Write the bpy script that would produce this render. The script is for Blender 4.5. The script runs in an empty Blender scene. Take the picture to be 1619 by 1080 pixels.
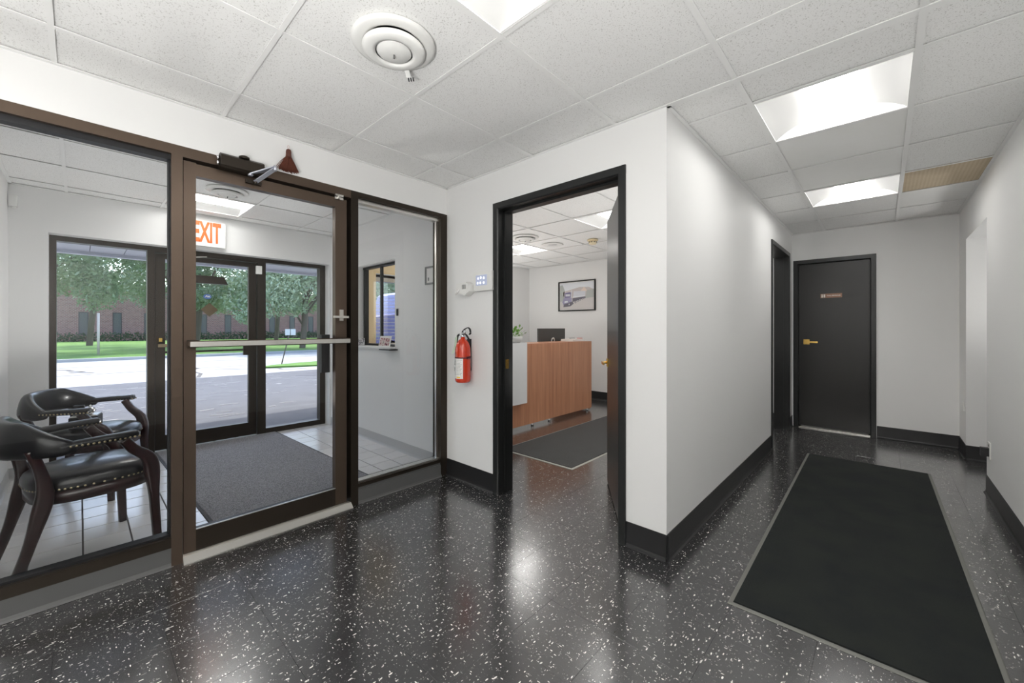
import bpy, bmesh, math, random
from mathutils import Vector, Matrix
R = math.radians
random.seed(7)
S = bpy.context.scene
COL = S.collection

# ------------------------------------------------------------------ camera, sky, sun, exposure
YAW = math.atan2(1396 - 809.5, 633.6)
cd = bpy.data.cameras.new('camera'); cam = bpy.data.objects.new('camera', cd); COL.objects.link(cam)
cam.location = (0, 0, 1.234); cam.rotation_euler = (R(90), 0, YAW)
cd.sensor_width = 36; cd.lens = 36 * 633.6 / 1619; cd.shift_y = -21 / 1619; cd.clip_start = .02; cd.clip_end = 500
S.camera = cam
S.view_settings.view_transform = 'Standard'; S.view_settings.look = 'None'
S.view_settings.gamma = 1; S.view_settings.use_curve_mapping = False
S.view_settings.exposure = 0.45
S.cycles.transparent_max_bounces = 32; S.cycles.diffuse_bounces = 8; S.cycles.max_bounces = 16
W = bpy.data.worlds.new('sky'); S.world = W; W.use_nodes = True
nt = W.node_tree; bg = nt.nodes['Background']; sk = nt.nodes.new('ShaderNodeTexSky')
sk.sky_type = 'NISHITA'; sk.sun_disc = False; sk.sun_elevation = R(58); sk.sun_rotation = R(-70)
sk.air_density = 1.0; sk.dust_density = 2.0
nt.links.new(sk.outputs[0], bg.inputs[0]); bg.inputs[1].default_value = .5
sl = bpy.data.lights.new('sun', 'SUN'); sl.energy = 2.7; sl.angle = R(.6); sl.color = (1, .97, .92)
sun = bpy.data.objects.new('sun', sl); COL.objects.link(sun)
sun.rotation_euler = Vector((-.475, .22, 1)).to_track_quat('Z', 'Y').to_euler()
TROFFER = 12.0
def fill_lamp(name, loc, watts, r):        # unseen upward fill lamps, added to brighten ceilings and rooms
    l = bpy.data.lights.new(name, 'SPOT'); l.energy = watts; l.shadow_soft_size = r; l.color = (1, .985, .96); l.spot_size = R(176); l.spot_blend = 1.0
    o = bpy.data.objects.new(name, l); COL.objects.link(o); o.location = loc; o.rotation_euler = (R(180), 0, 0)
fill_lamp('fill_lamp_hall', (-.1, -.9, .75), 270, .25)
fill_lamp('fill_lamp_vestibule', (-4.3, .575, .5), 26, .03)
fill_lamp('fill_lamp_office', (-4.5, 4.0, .6), 70, .15)
fill_lamp('fill_lamp_office_door', (-1.35, 3.3, .6), 45, .15)
fill_lamp('fill_lamp_alcove', (1.25, 5.2, .9), 22, .2)

# ------------------------------------------------------------------ materials
MATS = {}
def N(m, t, **k):
    n = m.node_tree.nodes.new('ShaderNode' + t)
    for a, v in k.items():
        if a in n.inputs: n.inputs[a].default_value = v
        else: setattr(n, a, v)
    return n
def L(m, a, b): m.node_tree.links.new(a, b)
def mat(name, col, rough=.5, metal=0, spec=.5, bump=None, coat=0, noise=None, emit=None, sheen=0):
    """bump=(scale,strength,dist) noise=(scale,colour2,lo,hi)"""
    if name in MATS: return MATS[name]
    m = bpy.data.materials.new(name); m.use_nodes = True; MATS[name] = m
    b = m.node_tree.nodes['Principled BSDF']
    b.inputs['Base Color'].default_value = (*col, 1); b.inputs['Roughness'].default_value = rough
    b.inputs['Metallic'].default_value = metal; b.inputs['Specular IOR Level'].default_value = spec
    b.inputs['Coat Weight'].default_value = coat; b.inputs['Sheen Weight'].default_value = sheen
    g = N(m, 'NewGeometry')
    if noise:
        n = N(m, 'TexNoise', Scale=noise[0], Detail=5.0); L(m, g.outputs['Position'], n.inputs['Vector'])
        r = N(m, 'ValToRGB'); r.color_ramp.elements[0].position = noise[2]; r.color_ramp.elements[1].position = noise[3]
        r.color_ramp.elements[0].color = (*noise[1], 1); r.color_ramp.elements[1].color = (*col, 1)
        L(m, n.outputs['Fac'], r.inputs[0]); L(m, r.outputs[0], b.inputs['Base Color'])
    if bump:
        n = N(m, 'TexNoise', Scale=bump[0], Detail=4.0); L(m, g.outputs['Position'], n.inputs['Vector'])
        bp = N(m, 'Bump', Strength=bump[1], Distance=bump[2]); L(m, n.outputs['Fac'], bp.inputs['Height'])
        L(m, bp.outputs[0], b.inputs['Normal'])
    if emit:
        b.inputs['Emission Color'].default_value = (*emit[0], 1); b.inputs['Emission Strength'].default_value = emit[1]
    return m

M_wall = mat('wall_paint', (.785, .785, .78), .55, bump=(180, .08, .002))
M_tee = mat('tee_metal', (.84, .84, .83), .4)
M_black = mat('black_paint', (.012, .013, .013), .33, bump=(40, .03, .001))
M_door = mat('black_door_paint', (.016, .015, .014), .32, bump=(60, .05, .001))
M_bronze = mat('bronze_anodised', (.115, .083, .062), .34, metal=.7, bump=(300, .02, .0005))
M_bronze_d = mat('bronze_dark', (.035, .027, .02), .4, metal=.6)
M_gasket = mat('gasket', (.008, .008, .01), .5)
M_alu = mat('aluminium', (.72, .70, .66), .28, metal=1)
M_base = mat('black_cove_base', (.014, .014, .015), .38)
M_base_g = mat('grey_cove_base', (.095, .095, .095), .42)
M_base_w = mat('pale_cove_base', (.50, .50, .50), .45)
M_leather = mat('black_leather', (.012, .012, .014), .3, bump=(420, .03, .0005), coat=.15)
M_cherry = mat('cherry_wood', (.032, .009, .009), .28, noise=(14, (.016, .004, .005), .3, .7), coat=.4)
M_brass = mat('brass_nail', (.62, .52, .33), .3, metal=1)
M_gold = mat('gold_brass', (.85, .56, .16), .22, metal=1)
M_red = mat('red_enamel', (.58, .035, .006), .18, coat=.6)
M_plastic = mat('white_plastic', (.78, .78, .76), .4)
M_ivory = mat('ivory_plastic', (.72, .60, .38), .45)
M_blackp = mat('black_plastic', (.015, .015, .017), .4)
M_chrome = mat('chrome', (.8, .8, .82), .12, metal=1)
M_rubber = mat('rubber_border', (.17, .17, .155), .6)
M_lip = mat('pale_mat_lip', (.42, .42, .38), .6)
M_screen = mat('lcd', (.35, .38, .5), .3, emit=((.5, .55, .72), .25))
M_white_lam = mat('white_laminate', (.78, .79, .80), .22)
M_plenum = mat('plenum', (.5, .5, .5), .9)
M_soffit = mat('soffit_metal', (.72, .73, .78), .5)
M_paper = mat('paper', (.85, .84, .82), .7)
M_beige = mat('beige_paint', (.70, .55, .33), .6)

def m_glass():
    m = bpy.data.materials.new('clear_glass'); m.use_nodes = True; t = m.node_tree; t.nodes.remove(t.nodes['Principled BSDF'])
    o = t.nodes['Material Output']; tr = N(m, 'BsdfTransparent', Color=(.955, .965, .965, 1)); gl = N(m, 'BsdfGlossy', Roughness=.0)
    fr = N(m, 'Fresnel', IOR=1.42); mx = N(m, 'MixShader')
    L(m, fr.outputs[0], mx.inputs[0]); L(m, tr.outputs[0], mx.inputs[1]); L(m, gl.outputs[0], mx.inputs[2]); L(m, mx.outputs[0], o.inputs[0])
    return m
M_glass = m_glass()

def m_ceiltile():
    m = mat('ceiling_tile_mineral', (.83, .83, .82), .85)
    b = m.node_tree.nodes['Principled BSDF']; g = N(m, 'NewGeometry')
    v = N(m, 'TexNoise', Scale=190.0, Detail=3.0, Roughness=.6); L(m, g.outputs['Position'], v.inputs['Vector'])
    r = N(m, 'ValToRGB'); r.color_ramp.elements[0].position = .35; r.color_ramp.elements[1].position = .41
    r.color_ramp.elements[0].color = (.56, .55, .53, 1); r.color_ramp.elements[1].color = (.88, .88, .87, 1)
    n2 = N(m, 'TexNoise', Scale=1.3, Detail=3.0); L(m, g.outputs['Position'], n2.inputs['Vector'])
    oi = N(m, 'ObjectInfo'); mr = N(m, 'MapRange'); mr.inputs[3].default_value = .95; mr.inputs[4].default_value = 1.0
    L(m, oi.outputs['Random'], mr.inputs[0])
    mx = N(m, 'MixRGB', blend_type='MULTIPLY'); mx.inputs[0].default_value = 1
    L(m, v.outputs['Fac'], r.inputs[0]); L(m, r.outputs[0], mx.inputs[1]); L(m, mr.outputs[0], mx.inputs[2]); L(m, mx.outputs[0], b.inputs['Base Color'])
    bp = N(m, 'Bump', Strength=.5, Distance=.002); L(m, r.outputs[0], bp.inputs['Height']); L(m, bp.outputs[0], b.inputs['Normal'])
    return m
M_tile = m_ceiltile()
M_tile_plain = mat('ceiling_tile_smooth', (.87, .87, .86), .7, noise=(3, (.84, .84, .82), .3, .7))
def m_stain():
    m = mat('ceiling_tile_stained', (.6, .5, .37), .85); b = m.node_tree.nodes['Principled BSDF']; g = N(m, 'NewGeometry')
    w = N(m, 'TexWave', Scale=14.0, Distortion=.5, bands_direction='X'); L(m, g.outputs['Position'], w.inputs['Vector'])
    r = N(m, 'ValToRGB'); r.color_ramp.elements[0].color = (.50, .40, .27, 1); r.color_ramp.elements[1].color = (.64, .54, .40, 1)
    n = N(m, 'TexNoise', Scale=9.0, Detail=4.0); L(m, g.outputs['Position'], n.inputs['Vector'])
    mx = N(m, 'MixRGB'); mx.inputs[0].default_value = .6; L(m, w.outputs['Fac'], mx.inputs[1]); L(m, n.outputs['Fac'], mx.inputs[2])
    L(m, mx.outputs[0], r.inputs[0]); L(m, r.outputs[0], b.inputs['Base Color']); return m
M_stain = m_stain()

def m_vct():
    m = mat('black_vinyl_tile', (.02, .02, .022), .2); b = m.node_tree.nodes['Principled BSDF']; g = N(m, 'NewGeometry')
    oi = N(m, 'ObjectInfo')
    out = None
    for i, (sc, thr, rot, str_) in enumerate(((105, .13, .35, (1, .36, 1)), (125, .125, -.25, (.38, 1, 1)), (190, .11, .9, (1, .5, 1)))):
        mp = N(m, 'Mapping'); mp.inputs['Rotation'].default_value = (0, 0, rot); mp.inputs['Scale'].default_value = str_
        L(m, g.outputs['Position'], mp.inputs['Vector'])
        dn = N(m, 'TexNoise', Scale=30.0, Detail=2.0); L(m, mp.outputs[0], dn.inputs['Vector'])
        ad = N(m, 'MixRGB', blend_type='LINEAR_LIGHT'); ad.inputs[0].default_value = .006
        L(m, mp.outputs[0], ad.inputs[1]); L(m, dn.outputs['Color'], ad.inputs[2])
        v = N(m, 'TexVoronoi', Scale=float(sc)); L(m, ad.outputs[0], v.inputs['Vector'])
        sx = N(m, 'SeparateColor'); L(m, v.outputs['Color'], sx.inputs[0])
        # per-cell size: distance < thr * cell random
        mu = N(m, 'Math', operation='MULTIPLY'); L(m, sx.outputs[0], mu.inputs[0]); mu.inputs[1].default_value = thr * 2.45
        lt = N(m, 'Math', operation='LESS_THAN'); L(m, v.outputs['Distance'], lt.inputs[0]); L(m, mu.outputs[0], lt.inputs[1])
        gt = N(m, 'Math', operation='GREATER_THAN'); L(m, sx.outputs[1], gt.inputs[0]); gt.inputs[1].default_value = .32
        ml = N(m, 'Math', operation='MULTIPLY'); L(m, lt.outputs[0], ml.inputs[0]); L(m, gt.outputs[0], ml.inputs[1])
        br = N(m, 'Math', operation='MULTIPLY'); L(m, ml.outputs[0], br.inputs[0]); L(m, sx.outputs[2], br.inputs[1])
        if out is None: out = br
        else:
            mx = N(m, 'Math', operation='MAXIMUM'); L(m, out.outputs[0], mx.inputs[0]); L(m, br.outputs[0], mx.inputs[1]); out = mx
    r = N(m, 'ValToRGB'); r.color_ramp.elements[0].color = (.026, .026, .028, 1); r.color_ramp.elements[1].color = (.72, .70, .66, 1)
    r.color_ramp.elements[1].position = .8
    L(m, out.outputs[0], r.inputs[0]); L(m, r.outputs[0], b.inputs['Base Color'])
    n = N(m, 'TexNoise', Scale=5.0, Detail=6.0); L(m, g.outputs['Position'], n.inputs['Vector'])
    mr = N(m, 'MapRange'); mr.inputs[1].default_value = .35; mr.inputs[2].default_value = .7; mr.inputs[3].default_value = .17; mr.inputs[4].default_value = .27
    L(m, n.outputs['Fac'], mr.inputs[0]); L(m, mr.outputs[0], b.inputs['Roughness'])
    n2 = N(m, 'TexNoise', Scale=9.0, Detail=4.0); L(m, g.outputs['Position'], n2.inputs['Vector'])
    bp = N(m, 'Bump', Strength=.12, Distance=.004); L(m, n2.outputs['Fac'], bp.inputs['Height']); L(m, bp.outputs[0], b.inputs['Normal'])
    b.inputs['IOR'].default_value = 1.6; b.inputs['Coat Weight'].default_value = 1.0; b.inputs['Coat IOR'].default_value = 1.8; b.inputs['Coat Roughness'].default_value = .2
    return m
M_vct = m_vct()
def tinted(name, c1, c2, rough, bump=None):
    m = mat(name, c1, rough, bump=bump); b = m.node_tree.nodes['Principled BSDF']; oi = N(m, 'ObjectInfo')
    r = N(m, 'ValToRGB'); r.color_ramp.elements[0].color = (*c1, 1); r.color_ramp.elements[1].color = (*c2, 1)
    L(m, oi.outputs['Random'], r.inputs[0]); L(m, r.outputs[0], b.inputs['Base Color']); return m
M_ceramic = tinted('ceramic_tile', (.68, .665, .66), (.76, .745, .735), .22, bump=(30, .05, .002))
M_grout = mat('grout', (.07, .062, .058), .8)
M_seam = mat('seam', (.10, .10, .10), .6)
M_carpet_d = mat('dark_green_carpet', (.013, .017, .014), .95, noise=(4.5, (.006, .009, .010), .35, .65), bump=(900, .9, .004))
M_carpet_g = mat('grey_ribbed_carpet', (.36, .35, .375), .95, noise=(150, (.10, .098, .11), .36, .62), bump=(500, .9, .004), sheen=.2)
M_carpet_o = mat('charcoal_carpet', (.035, .035, .034), .95, noise=(6, (.022, .023, .022), .35, .7), bump=(900, .9, .004), sheen=.2)
def m_wood():
    m = mat('teak_laminate', (.55, .27, .15), .35); b = m.node_tree.nodes['Principled BSDF']; g = N(m, 'NewGeometry')
    mp = N(m, 'Mapping'); mp.inputs['Scale'].default_value = (1, 9, .35); L(m, g.outputs['Position'], mp.inputs['Vector'])
    n = N(m, 'TexNoise', Scale=2.6, Detail=8.0, Roughness=.72); L(m, mp.outputs[0], n.inputs['Vector'])
    r = N(m, 'ValToRGB'); r.color_ramp.elements[0].position = .3; r.color_ramp.elements[1].position = .7
    r.color_ramp.elements[0].color = (.38, .16, .085, 1); r.color_ramp.elements[1].color = (.60, .30, .175, 1)
    L(m, n.outputs['Fac'], r.inputs[0]); L(m, r.outputs[0], b.inputs['Base Color']); return m
M_wood = m_wood()
def m_brick():
    m = mat('far_brick', (.3, .15, .13), .9); b = m.node_tree.nodes['Principled BSDF']
    tc = N(m, 'NewGeometry'); mp = N(m, 'Mapping'); mp.inputs['Rotation'].default_value = (R(90), 0, R(90))
    sp = N(m, 'SeparateXYZ'); cb = N(m, 'CombineXYZ'); L(m, tc.outputs['Position'], sp.inputs[0]); L(m, sp.outputs[1], cb.inputs[0]); L(m, sp.outputs[2], cb.inputs[1])
    br = N(m, 'TexBrick', Scale=2.2); br.inputs['Color1'].default_value = (.33, .15, .13, 1); br.inputs['Color2'].default_value = (.24, .10, .09, 1)
    br.inputs['Mortar'].default_value = (.42, .34, .32, 1); L(m, cb.outputs[0], br.inputs['Vector']); L(m, br.outputs['Color'], b.inputs['Base Color']); return m
M_brick = m_brick()
def m_ground(name, a, bcol, scale, rough=.9, line=None):
    m = mat(name, a, rough, noise=(scale, bcol, .35, .65)); return m
M_asphalt = mat('asphalt', (.12, .122, .13), .85, noise=(3.5, (.09, .092, .10), .3, .7), bump=(60, .4, .01))
M_concrete = mat('street_concrete', (.43, .425, .41), .85, noise=(.9, (.36, .355, .345), .3, .7))
M_crack = mat('crack_filler', (.12, .11, .10), .9)
M_grass = mat('lawn_grass', (.13, .27, .045), .95, noise=(1.4, (.09, .19, .03), .3, .7))
M_hedge = mat('hedge_leaf', (.05, .10, .04), .8, noise=(3, (.03, .06, .025), .3, .7))
M_bark = mat('bark', (.13, .10, .08), .9)
def m_leaf(name, c):
    m = mat(name, c, .55, noise=(2.2, tuple(x * .55 for x in c), .3, .7)); return m
M_leaf = m_leaf('tree_leaf', (.30, .39, .24)); M_leaf2 = m_leaf('pale_tree_leaf', (.44, .53, .36))
M_winfar = mat('far_window_glass', (.12, .11, .115), .3)

# ------------------------------------------------------------------ geometry helpers
def B(): return bmesh.new()
def box(bm, x0, x1, y0, y1, z0, z1, mi=0):
    x0, x1 = min(x0, x1), max(x0, x1); y0, y1 = min(y0, y1), max(y0, y1); z0, z1 = min(z0, z1), max(z0, z1)
    v = [bm.verts.new(p) for p in ((x0,y0,z0),(x1,y0,z0),(x1,y1,z0),(x0,y1,z0),(x0,y0,z1),(x1,y0,z1),(x1,y1,z1),(x0,y1,z1))]
    fs = [bm.faces.new([v[i] for i in f]) for f in ((0,3,2,1),(4,5,6,7),(0,1,5,4),(1,2,6,5),(2,3,7,6),(3,0,4,7))]
    for f in fs: f.material_index = mi
    return v
def xbox(bm, sx, sy, sz, M=Matrix.Identity(4), mi=0):
    v = box(bm, -sx/2, sx/2, -sy/2, sy/2, -sz/2, sz/2, mi)
    for a in v: a.co = M @ a.co
    return v
def poly(bm, pts, mi=0):
    f = bm.faces.new([bm.verts.new(p) for p in pts]); f.material_index = mi; return f
def prism(bm, pts, axis, a, b, mi=0):
    """extrude a 2-D outline along axis from a to b; 2-D coordinates are the two other axes in order"""
    def P(p, t):
        if axis == 'x': return (t, p[0], p[1])
        if axis == 'y': return (p[0], t, p[1])
        return (p[0], p[1], t)
    A = [bm.verts.new(P(p, a)) for p in pts]; Bv = [bm.verts.new(P(p, b)) for p in pts]; n = len(pts)
    fs = [bm.faces.new(A), bm.faces.new(Bv[::-1])]
    for i in range(n): fs.append(bm.faces.new((A[i], Bv[i], Bv[(i+1) % n], A[(i+1) % n])))
    for f in fs: f.material_index = mi
    return A + Bv
def lathe(bm, prof, c=(0,0,0), seg=32, M=None, mi=0, sm=True):
    rings = []
    for r, z in prof:
        rings.append([bm.verts.new((c[0] + r*math.cos(2*math.pi*i/seg), c[1] + r*math.sin(2*math.pi*i/seg), c[2] + z)) for i in range(seg)])
    for a, b in zip(rings, rings[1:]):
        for i in range(seg):
            f = bm.faces.new((a[i], a[(i+1) % seg], b[(i+1) % seg], b[i])); f.smooth = sm; f.material_index = mi
    for rg in (rings[0], rings[-1]):
        try: bm.faces.new(rg).material_index = mi
        except ValueError: pass
    if M is not None:
        for rg in rings:
            for v in rg: v.co = M @ v.co
def sweep(bm, pts, secs, seg=12, side=None, power=2.0, cap=True, mi=0, up=(0,0,1)):
    """secs: (w,h) half sizes per point; w along side vector, h along the other"""
    pts = [Vector(p) for p in pts]; rings = []
    if isinstance(secs, tuple): secs = [secs]*len(pts)
    for i, p in enumerate(pts):
        t = (pts[min(i+1, len(pts)-1)] - pts[max(i-1, 0)]).normalized()
        s = Vector(side[i]) if isinstance(side, list) else (Vector(side) if side else Vector(up).cross(t))
        s = (s - t*s.dot(t))
        if s.length < 1e-5: s = t.orthogonal()
        s.normalize(); u = t.cross(s).normalized()
        ring = []
        for k in range(seg):
            a = 2*math.pi*(k+.5)/seg; ca, sa = math.cos(a), math.sin(a)
            cx = math.copysign(abs(ca)**(2/power), ca); cy = math.copysign(abs(sa)**(2/power), sa)
            ring.append(bm.verts.new(p + s*cx*secs[i][0] + u*cy*secs[i][1]))
        rings.append(ring)
    for a, b in zip(rings, rings[1:]):
        for k in range(seg):
            f = bm.faces.new((a[k], a[(k+1) % seg], b[(k+1) % seg], b[k])); f.smooth = True; f.material_index = mi
    if cap:
        bm.faces.new(rings[0][::-1]).material_index = mi; bm.faces.new(rings[-1]).material_index = mi
def catmull(P, n=6):
    P = [Vector(p) for p in P]; out = []
    for i in range(len(P)-1):
        p0, p1, p2, p3 = P[max(i-1,0)], P[i], P[i+1], P[min(i+2, len(P)-1)]
        for k in range(n):
            t = k/n
            out.append(.5*((2*p1)+(p2-p0)*t+(2*p0-5*p1+4*p2-p3)*t*t+(3*p1-p0-3*p2+p3)*t**3))
    out.append(P[-1]); return out
def tube(bm, pts, r, seg=8, mi=0): sweep(bm, pts, (r, r), seg, mi=mi)
def dome(bm, c, n, r, h=.5):
    n = Vector(n).normalized(); a = n.orthogonal().normalized(); b = n.cross(a); c = Vector(c)
    rg = [bm.verts.new(c + (a*math.cos(i*math.pi/3) + b*math.sin(i*math.pi/3))*r) for i in range(6)]
    t = bm.verts.new(c + n*r*h)
    for i in range(6): f = bm.faces.new((rg[i], rg[(i+1) % 6], t)); f.smooth = True

ORG = {}
def obj(name, bm, m, parent=None, label=None, cat=None, group=None, kind=None, loc=None, bevel=0, local=False, segs=2, sub=0, recalc=True):
    if bevel:
        bmesh.ops.bevel(bm, geom=[e for e in bm.edges if len(e.link_faces) == 2 and e.calc_face_angle(0) > .6], offset=bevel, segments=segs, affect='EDGES', profile=.7)
    if recalc: bmesh.ops.recalc_face_normals(bm, faces=bm.faces)
    if parent is not None: org = ORG[parent.name]
    elif loc is not None: org = Vector(loc)
    else:
        org = Vector((0,0,0))
        if bm.verts:
            xs = [v.co.x for v in bm.verts]; ys = [v.co.y for v in bm.verts]; zs = [v.co.z for v in bm.verts]
            org = Vector(((min(xs)+max(xs))/2, (min(ys)+max(ys))/2, min(zs)))
    if not local:
        for v in bm.verts: v.co -= org
    me = bpy.data.meshes.new(name); bm.to_mesh(me); bm.free()
    for mm in (m if isinstance(m, (list, tuple)) else [m]): me.materials.append(mm)
    o = bpy.data.objects.new(name, me); COL.objects.link(o)
    if parent is not None: o.parent = parent
    else: o.location = org
    ORG[o.name] = org
    if sub:
        s = o.modifiers.new('sub', 'SUBSURF'); s.levels = sub; s.render_levels = sub
    tag(o, label, cat, group, kind); return o
def tag(o, label=None, cat=None, group=None, kind=None):
    if label: o['label'] = label
    if cat: o['category'] = cat
    if group: o['group'] = group
    if kind: o['kind'] = kind
def thing(name, loc, label, cat, group=None, rz=0):
    o = bpy.data.objects.new(name, None); COL.objects.link(o); o.location = loc; o.rotation_euler = (0,0,rz)
    o.empty_display_size = .05; ORG[o.name] = Vector(loc); tag(o, label, cat, group); return o
def structroot(name, loc=(0,0,0)):
    o = bpy.data.objects.new(name, None); COL.objects.link(o); o.location = loc; ORG[o.name] = Vector(loc); o['kind'] = 'structure'; return o
def bobj(name, b, m, parent=None, bevel=0, **k):
    bm = B(); box(bm, *b); return obj(name, bm, m, parent, bevel=bevel, **k)
def sheet(name, b, m, parent):
    bm = B(); x0, x1, y0, y1, z0, z1 = b
    if x1-x0 < y1-y0: x = (x0+x1)/2; poly(bm, [(x, y0, z0), (x, y1, z0), (x, y1, z1), (x, y0, z1)])
    else: y = (y0+y1)/2; poly(bm, [(x0, y, z0), (x1, y, z0), (x1, y, z1), (x0, y, z1)])
    return obj(name, bm, m, parent)
def wallobj(name, boxes, m=None):
    bm = B()
    for b in boxes: box(bm, *b)
    return obj(name, bm, m or M_wall, kind='structure')

C = 2.405; TOP = 2.56
# ------------------------------------------------------------------ walls
wallobj('wall_left', [(-2.81, -2.70, -.40, 2.11, 2.19, TOP), (-2.81, -2.70, -2.4, -.40, 0, TOP)])
wallobj('wall_doorway', [(-2.81, -2.137, 2.11, 2.25, 0, TOP), (-1.07, -.84, 2.11, 2.25, 0, TOP), (-2.137, -1.07, 2.11, 2.25, 2.162, TOP)])
wallobj('wall_corridor', [(-.98, -.84, 2.25, 4.81, 0, TOP), (-.98, -.84, 5.89, 6.10, 0, TOP), (-.98, -.84, 4.81, 5.89, 2.145, TOP)])
wallobj('wall_end', [(-5.49, -.825, 6.10, 6.24, 0, TOP), (-.055, .70, 6.10, 6.24, 0, TOP), (-.825, -.055, 6.10, 6.24, 2.075, TOP), (-.825, -.055, 6.2, 6.24, 0, 2.075)])
wallobj('wall_right', [(.573, .72, -2.4, 4.64, 0, TOP), (.573, .72, 5.66, 6.10, 0, TOP), (.573, .72, 4.64, 5.66, 2.07, TOP)])
wallobj('wall_alcove', [(1.7, 1.84, 4.2, 6.1, 0, TOP), (.72, 1.7, 4.06, 4.2, 0, TOP), (.72, 1.7, 6.1, 6.24, 0, TOP)])
wallobj('wall_rear', [(-2.81, .72, -2.54, -2.4, 0, TOP)])
wallobj('wall_vestibule_left', [(-5.49, -2.81, -.53, -.39, 0, TOP)])
wallobj('wall_vestibule_right', [(-5.20, -4.50, 2.19, 2.33, 0, TOP), (-3.655, -2.81, 2.19, 2.33, 0, TOP), (-4.50, -3.655, 2.19, 2.33, 0, 1.035), (-4.50, -3.655, 2.19, 2.33, 1.945, TOP)])
wallobj('wall_front', [(-5.42, -5.18, -.39, -.177, 0, TOP), (-5.42, -5.18, -.177, 2.165, 2.045, TOP), (-5.42, -5.18, 2.165, 2.62, -.12, TOP),
                       (-5.42, -5.18, 2.62, 4.6, -.12, .95), (-5.42, -5.18, 2.62, 4.6, 2.0, TOP), (-5.42, -5.18, 4.6, 6.1, -.12, TOP),
                       (-5.42, -5.28, -6, -.39, -.12, TOP), (-5.42, -5.28, 6.1, 12, -.12, TOP)])

# ------------------------------------------------------------------ floors
fl = obj('floor', (lambda b: (box(b, -2.81, .72, -2.4, 2.25, -.10, -.0035), box(b, -5.18, -.84, 2.25, 6.2, -.10, -.0035), box(b, -.84, 1.7, 2.25, 6.2, -.10, -.0035), b)[-1])(B()), M_seam, kind='structure', loc=(0,0,0))
bmt = B(); box(bmt, .0004, .3046, .0004, .3046, -.0034, 0)
bmesh.ops.bevel(bmt, geom=[e for e in bmt.edges if all(v.co.z > -.001 for v in e.verts)], offset=.0006, segments=1, affect='EDGES')
tile_me = bpy.data.meshes.new('floor_tile'); bmesh.ops.recalc_face_normals(bmt, faces=bmt.faces); bmt.to_mesh(tile_me); bmt.free(); tile_me.materials.append(M_vct)
def clipped(name, x0, x1, y0, y1, m, par, z0=-.0034, z1=0):
    return bobj(name, (x0+.0004, x1-.0004, y0+.0004, y1-.0004, z0, z1), m, par)
X0, Y0, T = .115 - .305*20, .238 - .305*10, .305
def fits(x0, y0, x1, y1, regs):
    for r in regs:
        a, b, c, d = max(x0, r[0]), min(x1, r[1]), max(y0, r[2]), min(y1, r[3])
        if b - a > .01 and d - c > .01: yield a, b, c, d
REG = [(-2.70, .573, -2.4, 2.11), (-2.137, -1.07, 2.11, 2.25), (-.84, .573, 2.11, 6.10), (.573, 1.7, 4.64, 5.66), (-.98, -.84, 4.81, 5.89), (-5.18, -.98, 2.25, 6.10)]
F = Vector((-math.sin(YAW), math.cos(YAW), 0)); RT = Vector((math.cos(YAW), math.sin(YAW), 0))
rest = B(); cnt = 0
for i in range(0, 30):
    for j in range(0, 36):
        x, y = X0 + i*T, Y0 + j*T
        for (a, b, c, d) in fits(x, y, x+T, y+T, REG):
            v = Vector(((a+b)/2, (c+d)/2, 0)); dep = v.dot(F); lat = v.dot(RT)
            seen = dep > .7 and abs(lat/dep) < 1.45 and dep < 6.6 and not (a < -2.7)
            if seen and b-a > .30 and d-c > .30:
                o = bpy.data.objects.new('floor_tile', tile_me); COL.objects.link(o); o.parent = fl; o.location = (a, c, 0)
                o.rotation_euler = (R(random.uniform(-.05, .05)), R(random.uniform(-.05, .05)), 0); cnt += 1
            elif seen: clipped('floor_tile', a, b, c, d, M_vct, fl); cnt += 1
            else: box(rest, a+.0004, b-.0004, c+.0004, d-.0004, -.0034, 0)
obj('unseen_floor_tiles', rest, M_vct, fl, kind='stuff')
# vestibule ceramic
fv = bobj('floor_vestibule', (-5.42, -2.81, -.39, 2.19, -.10, -.003), M_grout, kind='structure')
g = .2; bmv = B(); box(bmv, .0035, .1965, .0035, .1935, -.003, .001)
bmesh.ops.bevel(bmv, geom=[e for e in bmv.edges if all(v.co.z > 0 for v in e.verts)], offset=.0015, segments=1, affect='EDGES'); bmesh.ops.recalc_face_normals(bmv, faces=bmv.faces)
cer = bpy.data.meshes.new('ceramic_tile'); bmv.to_mesh(cer); bmv.free(); cer.materials.append(M_ceramic)
for i in range(14):
    for j in range(14):
        x, y = -5.387 + .2*i, 1.985 + .197 - .197*j
        a, b, c, d = max(x, -5.40), min(x+.2, -2.81), max(y-.197, -.39), min(y, 2.19)
        if b - a < .03 or d - c < .03: continue
        if b-a > .199 and d-c > .19:
            o = bpy.data.objects.new('ceramic_tile', cer); COL.objects.link(o); o.parent = fv; o.location = Vector((a, c, 0)) - ORG[fv.name]
        else: bobj('ceramic_tile', (a+.003, b-.003, c+.003, d-.003, -.003, .001), M_ceramic, fv)

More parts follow.
